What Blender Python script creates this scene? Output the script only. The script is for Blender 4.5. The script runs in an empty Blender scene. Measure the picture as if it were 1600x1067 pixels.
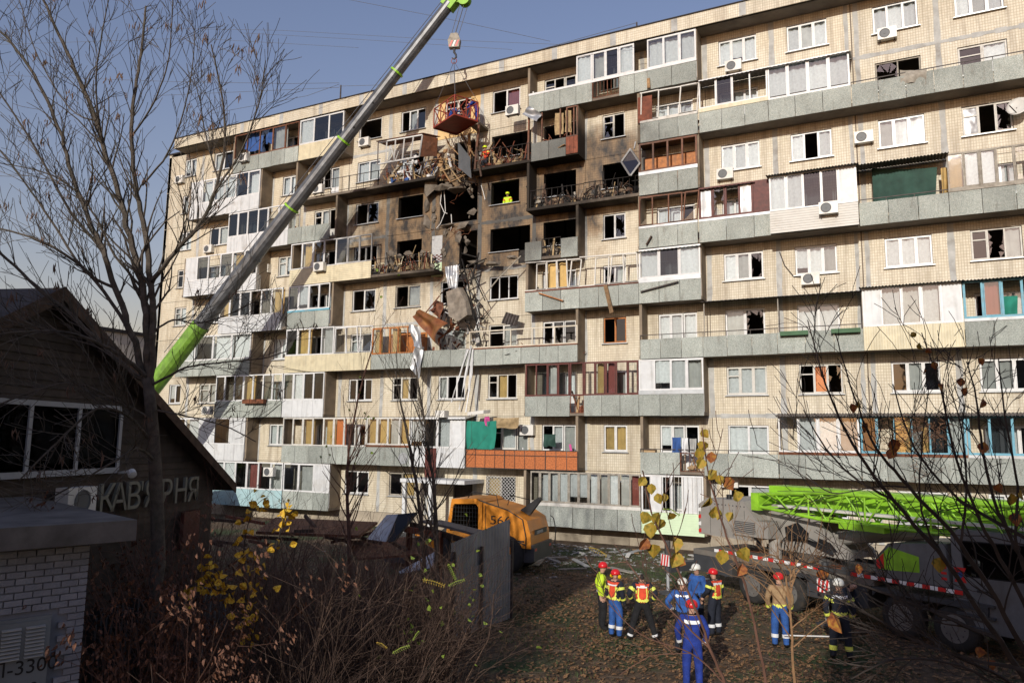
import bpy, bmesh, math, random
from mathutils import Vector, Matrix, noise as mnoise
R = random.Random(7)
scn = bpy.context.scene
C = scn.collection
rad = math.radians

# ---------------------------------------------------------------- camera
F_PX, PITCH, HEAD, ROLL, CY, CZ = 1169.2, 7.548, -26.689, 0.7312, -36.994, 5.084
_ph, _pp, _pr = rad(HEAD), rad(PITCH), rad(ROLL)
FW = Vector((math.sin(_ph) * math.cos(_pp), math.cos(_ph) * math.cos(_pp), math.sin(_pp)))
_rt = Vector((math.cos(_ph), -math.sin(_ph), 0)); _up = _rt.cross(FW)
RT = _rt * math.cos(_pr) + _up * math.sin(_pr); UP = -_rt * math.sin(_pr) + _up * math.cos(_pr)
CAM = Vector((0, CY, CZ))
cd = bpy.data.cameras.new('camera'); cam = bpy.data.objects.new('camera', cd); C.objects.link(cam)
cd.sensor_width = 36; cd.sensor_fit = 'HORIZONTAL'; cd.lens = F_PX / 1600 * 36; cd.clip_end = 2000; cd.clip_start = 0.05
m = Matrix.Identity(4)
for i in range(3):
    m[i][0], m[i][1], m[i][2], m[i][3] = RT[i], UP[i], -FW[i], CAM[i]
cam.matrix_world = m
scn.camera = cam

# ---------------------------------------------------------------- sky, sun, exposure
TX, TZ = -0.08, 0.38                       # how far light runs sideways / down per metre towards the facade
SUN_EL = math.atan2(TZ, math.hypot(TX, 1)); SUN_DIR = Vector((-TX, -1, TZ)).normalized()
w = bpy.data.worlds.new('World'); scn.world = w; w.use_nodes = True
nt = w.node_tree; bg = nt.nodes['Background']
sky = nt.nodes.new('ShaderNodeTexSky'); sky.sky_type = 'NISHITA'; sky.sun_disc = False
sky.sun_elevation = SUN_EL; sky.sun_rotation = math.atan2(SUN_DIR.x, SUN_DIR.y)
sky.air_density = 1.9; sky.dust_density = 1.0; sky.ozone_density = 3.4; sky.altitude = 150
tn = nt.nodes.new('ShaderNodeMix'); tn.data_type = 'RGBA'; tn.blend_type = 'MULTIPLY'; tn.inputs[0].default_value = 1; tn.inputs[7].default_value = (1.13, .91, 1.07, 1)   # slight violet cast of the haze
nt.links.new(sky.outputs[0], tn.inputs[6]); nt.links.new(tn.outputs[2], bg.inputs[0]); bg.inputs[1].default_value = 0.110
sd = bpy.data.lights.new('sun', 'SUN'); sd.energy = 3.65; sd.angle = rad(0.55); sd.color = (1.0, 0.95, 0.86)
so = bpy.data.objects.new('sun', sd); C.objects.link(so); so.location = (0, -60, 60)
so.rotation_euler = (-SUN_DIR).to_track_quat('-Z', 'Y').to_euler()
scn.view_settings.view_transform = 'Standard'; scn.view_settings.look = 'None'
scn.view_settings.exposure = 0.0; scn.view_settings.gamma = 1
scn.render.engine = 'CYCLES'
scn.cycles.max_bounces = 6; scn.cycles.diffuse_bounces = 3; scn.cycles.glossy_bounces = 3
scn.cycles.transparent_max_bounces = 16; scn.cycles.transmission_bounces = 4

# ---------------------------------------------------------------- pixel helpers (1600x1067 photograph)
def ray(u, v): return FW + RT * ((u - 800) / F_PX) - UP * ((v - 533.5) / F_PX)
def onY(u, v, Y):
    d = ray(u, v); t = (Y - CY) / d.y; return CAM + d * t
def ground(u, v, z=0.0):
    d = ray(u, v); return CAM + d * ((z - CZ) / d.z)
def atd(u, v, dep): return CAM + ray(u, v) * dep
def proj(P):
    q = Vector(P) - CAM; z = q.dot(FW); return 800 + F_PX * q.dot(RT) / z, 533.5 - F_PX * q.dot(UP) / z
def UX(u, z, Y):
    lo, hi = -70.0, 30.0
    for _ in range(50):
        mid = (lo + hi) / 2
        if proj((mid, Y, z))[0] < u: lo = mid
        else: hi = mid
    return (lo + hi) / 2
def fz(n): return 0.8 + 2.8 * (n - 1)

# ---------------------------------------------------------------- mesh builder
class MB:
    def __init__(s): s.v = []; s.f = []; s.m = []
    def add(s, vs, fs, mi=0):
        o = len(s.v); s.v += [tuple(p) for p in vs]; s.f += [tuple(i + o for i in f) for f in fs]; s.m += [mi] * len(fs); return s
    def box(s, x0, x1, y0, y1, z0, z1, mi=0):
        return s.add([(x0,y0,z0),(x1,y0,z0),(x1,y1,z0),(x0,y1,z0),(x0,y0,z1),(x1,y0,z1),(x1,y1,z1),(x0,y1,z1)],
                     [(0,3,2,1),(4,5,6,7),(0,1,5,4),(1,2,6,5),(2,3,7,6),(3,0,4,7)], mi)
    def bar(s, p, q, w, h=None, mi=0, up=(0,0,1)):
        p, q = Vector(p), Vector(q); h = h or w; d = (q - p)
        if d.length < 1e-6: return s
        d.normalize(); u = Vector(up)
        if abs(d.dot(u)) > 0.97: u = Vector((0, 1, 0)) if abs(d.y) < 0.9 else Vector((1, 0, 0))
        a = d.cross(u).normalized() * (w / 2); b = a.cross(d).normalized() * (h / 2)
        vs = [p-a-b, p+a-b, p+a+b, p-a+b, q-a-b, q+a-b, q+a+b, q-a+b]
        return s.add(vs, [(0,3,2,1),(4,5,6,7),(0,1,5,4),(1,2,6,5),(2,3,7,6),(3,0,4,7)], mi)
    def tube(s, pts, rs, n=6, mi=0, cap=True):
        pts = [Vector(p) for p in pts]
        if not hasattr(rs, '__len__'): rs = [rs] * len(pts)
        vs = []; prev = None
        for i, p in enumerate(pts):
            d = (pts[min(i+1, len(pts)-1)] - pts[max(i-1, 0)])
            if d.length < 1e-9: d = Vector((0,0,1))
            d.normalize()
            if prev is None:
                a = d.orthogonal().normalized()
            else:
                a = prev - d * prev.dot(d)
                a = a.normalized() if a.length > 1e-6 else d.orthogonal().normalized()
            prev = a; b = d.cross(a)
            for k in range(n):
                t = 2 * math.pi * k / n; vs.append(p + (a * math.cos(t) + b * math.sin(t)) * rs[i])
        fs = []
        for i in range(len(pts) - 1):
            for k in range(n):
                k2 = (k + 1) % n; fs.append((i*n+k, i*n+k2, (i+1)*n+k2, (i+1)*n+k))
        if cap: fs += [tuple(range(n))[::-1], tuple((len(pts)-1)*n + k for k in range(n))]
        return s.add(vs, fs, mi)
    def prism(s, poly, off, mi=0):
        n = len(poly); off = Vector(off); a = [Vector(p) for p in poly]; vs = a + [p + off for p in a]
        fs = [tuple(range(n))[::-1], tuple(range(n, 2*n))] + [(i, (i+1) % n, n + (i+1) % n, n + i) for i in range(n)]
        return s.add(vs, fs, mi)
    def lathe(s, c, axis, prof, n=16, mi=0):       # prof: (along axis, radius)
        c = Vector(c); ax = Vector(axis).normalized(); a = ax.orthogonal().normalized(); b = ax.cross(a); vs = []
        for h, r in prof:
            for k in range(n):
                t = 2*math.pi*k/n; vs.append(c + ax*h + (a*math.cos(t) + b*math.sin(t))*max(r, 1e-4))
        fs = [(i*n+k, i*n+(k+1) % n, (i+1)*n+(k+1) % n, (i+1)*n+k) for i in range(len(prof)-1) for k in range(n)]
        fs += [tuple(range(n))[::-1], tuple((len(prof)-1)*n+k for k in range(n))]
        return s.add(vs, fs, mi)
    def quad(s, a, b, c, d, mi=0): return s.add([a, b, c, d], [(0,1,2,3)], mi)
    def sheet(s, f, nu, nv, mi=0):                 # f(u,v)->point, u,v in 0..1
        vs = [f(i/nu, j/nv) for j in range(nv+1) for i in range(nu+1)]
        return s.add(vs, [(j*(nu+1)+i, j*(nu+1)+i+1, (j+1)*(nu+1)+i+1, (j+1)*(nu+1)+i) for j in range(nv) for i in range(nu)], mi)
    def rock(s, c, sx, sy, sz, rnd, mi=0, seg=6, rings=4):
        vs = []; c = Vector(c); k0 = rnd.random()*50
        for j in range(rings+1):
            ph = math.pi*j/rings
            for i in range(seg):
                t = 2*math.pi*i/seg
                d = Vector((math.sin(ph)*math.cos(t), math.sin(ph)*math.sin(t), math.cos(ph)))
                q = 0.75 + 0.5*mnoise.noise(d*1.7 + Vector((k0, 0, 0))); q = max(0.45, q + rnd.uniform(-.08, .08))
                vs.append(c + Vector((d.x*sx, d.y*sy, d.z*sz))*q)
        return s.add(vs, [(j*seg+i, j*seg+(i+1) % seg, (j+1)*seg+(i+1) % seg, (j+1)*seg+i) for j in range(rings) for i in range(seg)], mi)
    def build(s, name, mats, parent=None, smooth=False):
        me = bpy.data.meshes.new(name)
        vs = s.v; loc = None
        if parent is None and vs:
            xs = [p[0] for p in vs]; ys = [p[1] for p in vs]; zs = [p[2] for p in vs]
            loc = ((min(xs)+max(xs))/2, (min(ys)+max(ys))/2, min(zs))
            vs = [(p[0]-loc[0], p[1]-loc[1], p[2]-loc[2]) for p in vs]
        me.from_pydata(vs, [], s.f)
        if not isinstance(mats, (list, tuple)): mats = [mats]
        for mt in mats: me.materials.append(M[mt] if isinstance(mt, str) else mt)
        if len(mats) > 1: me.polygons.foreach_set('material_index', s.m)
        if smooth: me.polygons.foreach_set('use_smooth', [True]*len(s.f))
        me.update()
        o = bpy.data.objects.new(name, me); C.objects.link(o)
        if parent is not None: o.parent = parent
        elif loc: o.location = loc
        return o

def tag(o, label=None, cat=None, group=None, kind=None):
    if label: o['label'] = label
    if cat: o['category'] = cat
    if group: o['group'] = group
    if kind: o['kind'] = kind
    return o
def empty(name, loc=(0,0,0), rz=0.0, label=None, cat=None, group=None):
    o = bpy.data.objects.new(name, None); C.objects.link(o); o.location = loc; o.rotation_euler = (0, 0, rz)
    o.empty_display_size = 0.3
    return tag(o, label, cat, group)
def inst(src, name, parent=None, loc=(0,0,0), rot=(0,0,0), scale=(1,1,1)):
    o = bpy.data.objects.new(name, src.data if hasattr(src, 'data') else src); C.objects.link(o)
    o.parent = parent; o.location = loc; o.rotation_euler = rot; o.scale = scale; return o
def text_mesh(txt, size, depth=0.0):
    cu = bpy.data.curves.new('txt', 'FONT'); cu.body = txt; cu.size = size; cu.extrude = depth; cu.align_x = 'LEFT'
    o = bpy.data.objects.new('txt', cu); C.objects.link(o)
    dg = bpy.context.evaluated_depsgraph_get(); dg.update()
    me = bpy.data.meshes.new_from_object(o.evaluated_get(dg))
    bpy.data.objects.remove(o); bpy.data.curves.remove(cu); return me
def text_obj(name, txt, size, mat, origin, xdir, zdir, parent=None, depth=0.0, squeeze=1.0):
    me = text_mesh(txt, size, depth); x = Vector(xdir).normalized(); z = Vector(zdir).normalized(); y = x.cross(z)
    for vtx in me.vertices:
        c = vtx.co; vtx.co = Vector(origin) + x*c.x*squeeze + z*c.y - y*c.z*(-1)
    me.materials.clear(); me.materials.append(M[mat]); o = bpy.data.objects.new(name, me); C.objects.link(o); o.parent = parent
    return o

# ---------------------------------------------------------------- materials
M = {}
def new_mat(name):
    mt = bpy.data.materials.new(name); mt.use_nodes = True; M[name] = mt
    return mt, mt.node_tree, mt.node_tree.nodes['Principled BSDF']
def mathn(nt, op, a, b=None, c=None):
    n = nt.nodes.new('ShaderNodeMath'); n.operation = op
    for i, x in enumerate((a, b, c)):
        if x is None: continue
        if isinstance(x, (int, float)): n.inputs[i].default_value = x
        else: nt.links.new(x, n.inputs[i])
    return n.outputs[0]
def noisen(nt, vec, scale, detail=4, rough=.55):
    n = nt.nodes.new('ShaderNodeTexNoise'); n.inputs['Scale'].default_value = scale; n.inputs['Detail'].default_value = detail
    n.inputs['Roughness'].default_value = rough
    if vec is not None: nt.links.new(vec, n.inputs['Vector'])
    return n.outputs['Fac']
def ramp(nt, fac, stops):
    n = nt.nodes.new('ShaderNodeValToRGB'); e = n.color_ramp.elements
    while len(e) < len(stops): e.new(0.5)
    for el, (p, c) in zip(e, stops): el.position = p; el.color = (*c, 1) if len(c) == 3 else c
    nt.links.new(fac, n.inputs[0]); return n.outputs[0]
def mixc(nt, fac, a, b, mode='MIX'):
    n = nt.nodes.new('ShaderNodeMix'); n.data_type = 'RGBA'; n.blend_type = mode
    for sock, x in ((n.inputs[0], fac), (n.inputs[6], a), (n.inputs[7], b)):
        if isinstance(x, (int, float)): sock.default_value = x
        elif isinstance(x, tuple): sock.default_value = (*x, 1)
        else: nt.links.new(x, sock)
    return n.outputs[2]
def posn(nt): return nt.nodes.new('ShaderNodeNewGeometry').outputs['Position']
def orand(nt): return nt.nodes.new('ShaderNodeObjectInfo').outputs['Random']
def soot_fac(nt, pos):
    sp = nt.nodes.new('ShaderNodeSeparateXYZ'); nt.links.new(pos, sp.inputs[0])
    def ell(cx, cz, rx, rz):
        a = mathn(nt, 'DIVIDE', mathn(nt, 'SUBTRACT', sp.outputs[0], cx), rx); b = mathn(nt, 'DIVIDE', mathn(nt, 'SUBTRACT', sp.outputs[2], cz), rz)
        return mathn(nt, 'SQRT', mathn(nt, 'ADD', mathn(nt, 'MULTIPLY', a, a), mathn(nt, 'MULTIPLY', b, b)))
    r = mathn(nt, 'MINIMUM', ell(-21.3, 18.2, 10.6, 4.5), ell(-14.4, 19.9, 5.4, 2.5))
    r = mathn(nt, 'ADD', r, mathn(nt, 'MULTIPLY', mathn(nt, 'SUBTRACT', noisen(nt, pos, 0.75, 5), 0.5), 0.95))
    n = nt.nodes.new('ShaderNodeMapRange'); n.interpolation_type = 'SMOOTHSTEP'
    n.inputs[1].default_value = 1.12; n.inputs[2].default_value = 0.62; n.inputs[3].default_value = 0; n.inputs[4].default_value = 1
    nt.links.new(r, n.inputs[0]); return n.outputs[0]
def simple(name, col, rough=.7, metal=0.0, var=0.12, nscale=3.0, bump=0.0, soot=0.0, orv=0.0, dirt=None, spec=0.4, streak=0.0):
    """procedural paint / metal / cloth: noise variation, optional dirt colour, vertical streaks and soot"""
    mt, nt, b = new_mat(name); pos = posn(nt)
    f = noisen(nt, pos, nscale, 6)
    hi = tuple(min(1, c*(1+var)) for c in col); lo = tuple(c*(1-var) for c in col)
    c = ramp(nt, f, [(0.3, lo), (0.7, hi)])
    if dirt:
        fd = ramp(nt, noisen(nt, pos, nscale*0.37, 8, .65), [(0.52, (0,0,0)), (0.72, (1,1,1))])
        c = mixc(nt, mathn(nt, 'MULTIPLY', fd, dirt[1]), c, dirt[0])
    if streak:
        mp = nt.nodes.new('ShaderNodeMapping'); mp.inputs['Scale'].default_value = (5, 5, .35); nt.links.new(pos, mp.inputs[0])
        fs = ramp(nt, noisen(nt, mp.outputs[0], 1.0, 5), [(0.5, (0,0,0)), (0.75, (1,1,1))])
        c = mixc(nt, mathn(nt, 'MULTIPLY', fs, streak), c, (0.09, 0.075, 0.055))
    if orv:
        k = mathn(nt, 'ADD', mathn(nt, 'MULTIPLY', orand(nt), orv), 1 - orv/2)
        vm = nt.nodes.new('ShaderNodeVectorMath'); vm.operation = 'SCALE'; nt.links.new(c, vm.inputs[0]); nt.links.new(k, vm.inputs['Scale']); c = vm.outputs[0]
    if soot: c = mixc(nt, mathn(nt, 'MULTIPLY', soot_fac(nt, pos), soot), c, (0.022, 0.017, 0.013))
    nt.links.new(c, b.inputs['Base Color'])
    b.inputs['Roughness'].default_value = rough; b.inputs['Metallic'].default_value = metal; b.inputs['Specular IOR Level'].default_value = spec
    if bump:
        bn = nt.nodes.new('ShaderNodeBump'); bn.inputs['Strength'].default_value = bump; bn.inputs['Distance'].default_value = .03
        nt.links.new(noisen(nt, pos, nscale*6, 5), bn.inputs['Height']); nt.links.new(bn.outputs[0], b.inputs['Normal'])
    return mt

# ceramic-tiled facade: small square tiles, grout lines, stains, soot
mt, nt, b = new_mat('tile'); pos = posn(nt)
sp = nt.nodes.new('ShaderNodeSeparateXYZ'); nt.links.new(pos, sp.inputs[0])
cb = nt.nodes.new('ShaderNodeCombineXYZ'); nt.links.new(mathn(nt, 'ADD', sp.outputs[0], sp.outputs[1]), cb.inputs[0]); nt.links.new(sp.outputs[2], cb.inputs[1])
br = nt.nodes.new('ShaderNodeTexBrick'); br.offset = 0; br.inputs['Scale'].default_value = 1; br.inputs['Brick Width'].default_value = .108; br.inputs['Row Height'].default_value = .132
br.inputs['Mortar Size'].default_value = .011; br.inputs['Mortar Smooth'].default_value = .3
br.inputs['Color1'].default_value = (.64, .59, .48, 1); br.inputs['Color2'].default_value = (.545, .50, .395, 1); br.inputs['Mortar'].default_value = (.40, .34, .245, 1)
nt.links.new(cb.outputs[0], br.inputs['Vector'])
c = br.outputs[0]
c = mixc(nt, 0.5, c, ramp(nt, noisen(nt, pos, .55, 6), [(.3, (.48, .43, .37)), (.62, (.62, .6, .57))]), 'OVERLAY')
mp = nt.nodes.new('ShaderNodeMapping'); mp.inputs['Scale'].default_value = (3, 3, .3); nt.links.new(pos, mp.inputs[0])
c = mixc(nt, mathn(nt, 'MULTIPLY', ramp(nt, noisen(nt, mp.outputs[0], 1, 5), [(.48, (0,0,0)), (.7, (1,1,1))]), .6), c, (.25, .195, .13))
k = mathn(nt, 'ADD', mathn(nt, 'MULTIPLY', orand(nt), .14), .93)
vm = nt.nodes.new('ShaderNodeVectorMath'); vm.operation = 'SCALE'; nt.links.new(c, vm.inputs[0]); nt.links.new(k, vm.inputs['Scale'])
sf = soot_fac(nt, pos)
brown = mixc(nt, 1.0, vm.outputs[0], (.36, .26, .17), 'MULTIPLY')
mp2 = nt.nodes.new('ShaderNodeMapping'); mp2.inputs['Scale'].default_value = (1.0, 1.0, .55); nt.links.new(pos, mp2.inputs[0])
burn = mixc(nt, ramp(nt, noisen(nt, mp2.outputs[0], 1.1, 7, .65), [(.44, (0,0,0)), (.60, (1,1,1))]), brown, (.013, .010, .008))
c = mixc(nt, sf, vm.outputs[0], burn)
nt.links.new(c, b.inputs['Base Color']); b.inputs['Roughness'].default_value = .55
bn = nt.nodes.new('ShaderNodeBump'); bn.inputs['Strength'].default_value = .35; bn.inputs['Distance'].default_value = .01
nt.links.new(mathn(nt, 'SUBTRACT', 1, br.outputs['Fac']), bn.inputs['Height']); nt.links.new(bn.outputs[0], b.inputs['Normal'])

# stone-chip balcony panels
mt, nt, b = new_mat('chip'); pos = posn(nt)
vo = nt.nodes.new('ShaderNodeTexVoronoi'); vo.inputs['Scale'].default_value = 58; nt.links.new(pos, vo.inputs['Vector'])
sp = nt.nodes.new('ShaderNodeSeparateColor'); nt.links.new(vo.outputs['Color'], sp.inputs[0])
c = ramp(nt, sp.outputs[0], [(.1, (.22, .245, .22)), (.55, (.32, .345, .315)), (.95, (.46, .475, .44))])
c = mixc(nt, .55, c, ramp(nt, noisen(nt, pos, .9, 6), [(.3, (.36, .36, .34)), (.66, (.64, .64, .62))]), 'OVERLAY')
mp = nt.nodes.new('ShaderNodeMapping'); mp.inputs['Scale'].default_value = (3.5, 3.5, .8); nt.links.new(pos, mp.inputs[0])
c = mixc(nt, mathn(nt, 'MULTIPLY', ramp(nt, noisen(nt, mp.outputs[0], 1, 7, .7), [(.55, (0,0,0)), (.7, (1,1,1))]), .55), c, (.10, .085, .06))
k = mathn(nt, 'ADD', mathn(nt, 'MULTIPLY', orand(nt), .42), .78)
vm = nt.nodes.new('ShaderNodeVectorMath'); vm.operation = 'SCALE'; nt.links.new(c, vm.inputs[0]); nt.links.new(k, vm.inputs['Scale'])
c = mixc(nt, mathn(nt, 'MULTIPLY', soot_fac(nt, pos), .7), vm.outputs[0], (.05, .045, .038))
nt.links.new(c, b.inputs['Base Color']); b.inputs['Roughness'].default_value = .5
bn = nt.nodes.new('ShaderNodeBump'); bn.inputs['Strength'].default_value = .5; bn.inputs['Distance'].default_value = .02
nt.links.new(vo.outputs['Distance'], bn.inputs['Height']); nt.links.new(bn.outputs[0], b.inputs['Normal'])

def glass(name, tint, refl, rough=.03):
    mt = bpy.data.materials.new(name); mt.use_nodes = True; M[name] = mt; nt = mt.node_tree
    for n in list(nt.nodes): nt.nodes.remove(n)
    out = nt.nodes.new('ShaderNodeOutputMaterial'); mx = nt.nodes.new('ShaderNodeMixShader')
    tr = nt.nodes.new('ShaderNodeBsdfTransparent'); tr.inputs[0].default_value = (*tint, 1)
    gl = nt.nodes.new('ShaderNodeBsdfGlossy'); gl.inputs['Roughness'].default_value = rough; gl.inputs[0].default_value = (.95, .97, 1, 1)
    lw = nt.nodes.new('ShaderNodeLayerWeight'); lw.inputs[0].default_value = .35
    bn = nt.nodes.new('ShaderNodeBump'); bn.inputs['Strength'].default_value = .06; bn.inputs['Distance'].default_value = .05
    nt.links.new(noisen(nt, posn(nt), 1.6, 2), bn.inputs['Height']); nt.links.new(bn.outputs[0], gl.inputs['Normal'])
    nt.links.new(mathn(nt, 'ADD', mathn(nt, 'MULTIPLY', lw.outputs['Fresnel'], .7), refl), mx.inputs[0])
    nt.links.new(tr.outputs[0], mx.inputs[1]); nt.links.new(gl.outputs[0], mx.inputs[2]); nt.links.new(mx.outputs[0], out.inputs[0])
glass('glass', (.86, .9, .9), .10)
glass('glass_dark', (.25, .27, .28), .06)
glass('glass_dim', (.12, .12, .13), -.06)

S = simple
S('joint', (.42, .42, .40), .85, var=.2, nscale=2.2, bump=.3, soot=.8, dirt=((.16, .13, .10), .7))
S('concrete', (.30, .275, .24), .9, var=.22, nscale=1.4, bump=.4, soot=.95, dirt=((.12, .10, .08), .7), streak=.4)
S('plinth', (.34, .29, .22), .9, var=.2, nscale=2, bump=.3, dirt=((.15, .12, .09), .6), orv=.2)
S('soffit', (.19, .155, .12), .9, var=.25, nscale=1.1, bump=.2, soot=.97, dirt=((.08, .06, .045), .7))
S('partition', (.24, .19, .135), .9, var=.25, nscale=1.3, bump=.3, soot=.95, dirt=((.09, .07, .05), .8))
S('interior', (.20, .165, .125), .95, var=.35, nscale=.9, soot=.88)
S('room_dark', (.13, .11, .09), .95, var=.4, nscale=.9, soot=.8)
S('upvc', (.70, .70, .69), .35, var=.08, nscale=5, soot=.75, dirt=((.45, .42, .38), .35))
S('wood_white', (.62, .60, .55), .6, var=.1, nscale=6, soot=.8, dirt=((.3, .25, .18), .6))
S('wood_brown', (.16, .062, .03), .6, var=.35, nscale=7, soot=.5, dirt=((.06, .035, .02), .6), streak=.3)
S('wood_red', (.105, .025, .018), .55, var=.3, nscale=6, dirt=((.05, .02, .015), .6))
S('wood_orange', (.42, .15, .035), .55, var=.3, nscale=6, dirt=((.2, .07, .02), .6), streak=.4)
S('wood_blue', (.14, .36, .46), .55, var=.15, nscale=6, dirt=((.25, .24, .2), .6))
S('wood_grey', (.33, .30, .25), .8, var=.25, nscale=6, dirt=((.15, .12, .09), .7))
S('metal_cream', (.60, .54, .43), .5, var=.15, nscale=5, dirt=((.24, .13, .06), .6))
S('plank', (.30, .18, .085), .8, var=.4, nscale=5, orv=.7, streak=.3)
S('plank_dark', (.075, .045, .03), .85, var=.5, nscale=5, orv=.6)
S('plank_red', (.17, .05, .025), .75, var=.4, nscale=5, orv=.6)
S('char', (.022, .019, .017), .9, var=.5, nscale=4, orv=.5)
S('rust', (.17, .062, .03), .75, var=.5, nscale=4, metal=.2, dirt=((.07, .03, .018), .7))
S('rail', (.055, .043, .038), .6, var=.4, nscale=6)
S('sheet_rust', (.24, .085, .035), .5, var=.5, nscale=1.6, metal=.35, dirt=((.34, .19, .05), .7))
S('sheet_grey', (.40, .41, .42), .4, metal=.6, var=.2, nscale=2, dirt=((.22, .16, .11), .6))
S('flashing', (.46, .48, .49), .4, metal=.4, var=.12, nscale=3, dirt=((.2, .17, .14), .5))
S('slate', (.16, .14, .125), .85, var=.3, nscale=4, dirt=((.08, .07, .05), .6))
S('siding_white', (.62, .63, .63), .45, var=.08, nscale=3, dirt=((.36, .32, .26), .5), orv=.12, streak=.3)
S('siding_grey', (.58, .56, .51), .45, var=.06, nscale=3, dirt=((.36, .31, .24), .4))
S('siding_cream', (.66, .59, .41), .5, var=.1, nscale=3, dirt=((.38, .3, .17), .5), streak=.3)
S('siding_green', (.55, .68, .45), .5, var=.06, nscale=3, dirt=((.34, .38, .24), .4))
S('plaster_blue', (.36, .52, .54), .7, var=.15, nscale=2, dirt=((.26, .26, .24), .8))
S('plaster_yellow', (.68, .47, .22), .8, var=.12, nscale=2, soot=.6, dirt=((.4, .25, .11), .6))
S('osb', (.42, .13, .04), .7, var=.4, nscale=14, orv=.15)
S('curtain_white', (.62, .63, .63), .9, var=.12, nscale=9, orv=.4, soot=.4)
S('broken_concrete', (.24, .205, .165), .95, var=.35, nscale=3, bump=.6, soot=.35, dirt=((.12, .09, .06), .7))
S('curtain_grey', (.42, .42, .40), .9, var=.15, orv=.5, soot=.5)
S('curtain_orange', (.62, .17, .045), .9, var=.1)
S('curtain_gold', (.50, .34, .13), .9, var=.15, orv=.4)
S('curtain_red', (.25, .07, .06), .9, var=.15, orv=.4)
S('cloth_blue', (.035, .09, .27), .9, var=.2, orv=.3)
S('cloth_green', (.02, .21, .15), .85, var=.15)
S('tarp_dark', (.025, .065, .05), .8, var=.3, nscale=2)
S('cloth_pink', (.6, .09, .3), .9)
S('cloth_white', (.72, .72, .72), .9, var=.06)
S('insulation', (.36, .26, .14), .95, var=.3, nscale=6, bump=.6)
S('flower_box', (.045, .12, .05), .6, var=.2)
S('cardboard', (.42, .29, .16), .9, var=.15)
S('ac_body', (.70, .68, .63), .4, var=.06, dirt=((.4, .36, .3), .5))
S('ac_fan', (.10, .105, .11), .5, var=.1)
S('dish', (.62, .61, .57), .4, var=.08)
S('white_pipe', (.72, .71, .68), .5, var=.1)
S('roof_felt', (.035, .03, .028), .9, var=.3)
S('vent_red', (.10, .035, .025), .7, var=.3)
S('wire', (.10, .10, .11), .6)
# ================================================================ the damaged apartment building
BL = empty('apartment_building', (0, 0, 0), 0, 'long nine-storey tiled apartment block with a burnt and collapsed middle', 'building')
XL, XR = -47.9, 13.2
# module borders along the facade and the window each bay has (x0, x1); B = balcony bay on every floor
BAYS = [(-47.9,-44.2,(-46.1,-44.9)), (-44.2,-40.4,(-43.04,-41.2)), (-40.4,-37.2,'B'), (-37.2,-34.2,(-36.3,-34.95)), (-34.2,-30.6,'B'),
        (-30.6,-27.4,(-29.92,-28.12)), (-27.4,-24.0,(-26.62,-24.79)), (-24.0,-20.8,(-23.36,-21.55)), (-20.8,-17.3,(-20.08,-18.26)), (-17.3,-14.24,'B'),
        (-14.24,-10.96,(-13.22,-11.96)), (-10.96,-7.65,'B'), (-7.65,-4.35,(-6.93,-5.06)), (-4.35,-0.72,(-3.62,-1.78)), (-0.72,2.8,(.2,2.08)),
        (2.8,6.3,(3.53,5.4)), (6.3,9.7,(7.0,8.85)), (9.7,13.2,(10.4,12.2))]
BURNT = lambda x, z: ((x+19.8)/8.6)**2 + ((z-18.3)/4.0)**2 < 1.0 or ((x+15)/5.2)**2 + ((z-19.6)/2.3)**2 < 1.0
def has_balcony(n, xm):
    if n % 2 == 0: return -44.2 < xm < -37.2 or -34.2 < xm < -14.24 or xm > -10.96
    return -40.4 < xm < -30.6 or -17.3 < xm < -7.65
def wall_panel(x0, x1, z0, z1, holes, mat='tile', y=0.0, th=.3, name='wall_panel', ragged=None):
    mb = MB(); g = .012; x0 += g; x1 -= g; z0 += g; z1 -= g
    xs = sorted({x0, x1, *[h[0] for h in holes], *[h[1] for h in holes]}); zs = sorted({z0, z1, *[h[2] for h in holes], *[h[3] for h in holes]})
    inh = lambda x, z: any(h[0] < x < h[1] and h[2] < z < h[3] for h in holes)
    for i in range(len(xs)-1):
        for j in range(len(zs)-1):
            if inh((xs[i]+xs[i+1])/2, (zs[j]+zs[j+1])/2): continue
            a, b_, c_, d = xs[i], xs[i+1], zs[j], zs[j+1]
            mb.quad((a,y,c_),(b_,y,c_),(b_,y,d),(a,y,d)); mb.quad((b_,y+th,c_),(a,y+th,c_),(a,y+th,d),(b_,y+th,d), 1)
    for a, b_, c_, d in [(x0,x1,z0,z1)] + list(holes):
        for p, q in (((a,c_),(b_,c_)), ((b_,c_),(b_,d)), ((b_,d),(a,d)), ((a,d),(a,c_))):
            mb.quad((p[0],y,p[1]),(q[0],y,q[1]),(q[0],y+th,q[1]),(p[0],y+th,p[1]), 2)
    return mb.build(name, [mat, 'interior', 'concrete'], BL)
def curtain(parent, x0, x1, z0, z1, y, mat, rnd, name='curtain'):
    k = rnd.random()*9; amp = .035; f = rnd.uniform(16, 26)
    mb = MB(); n = max(6, int((x1-x0)*14))
    mb.sheet(lambda a, b_: (x0+(x1-x0)*a, y + amp*math.sin((x0+(x1-x0)*a)*f + k + b_*.7) + .02*math.sin(a*7+k), z0+(z1-z0)*b_), n, 3)
    return mb.build(name, mat, parent, smooth=True)
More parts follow.
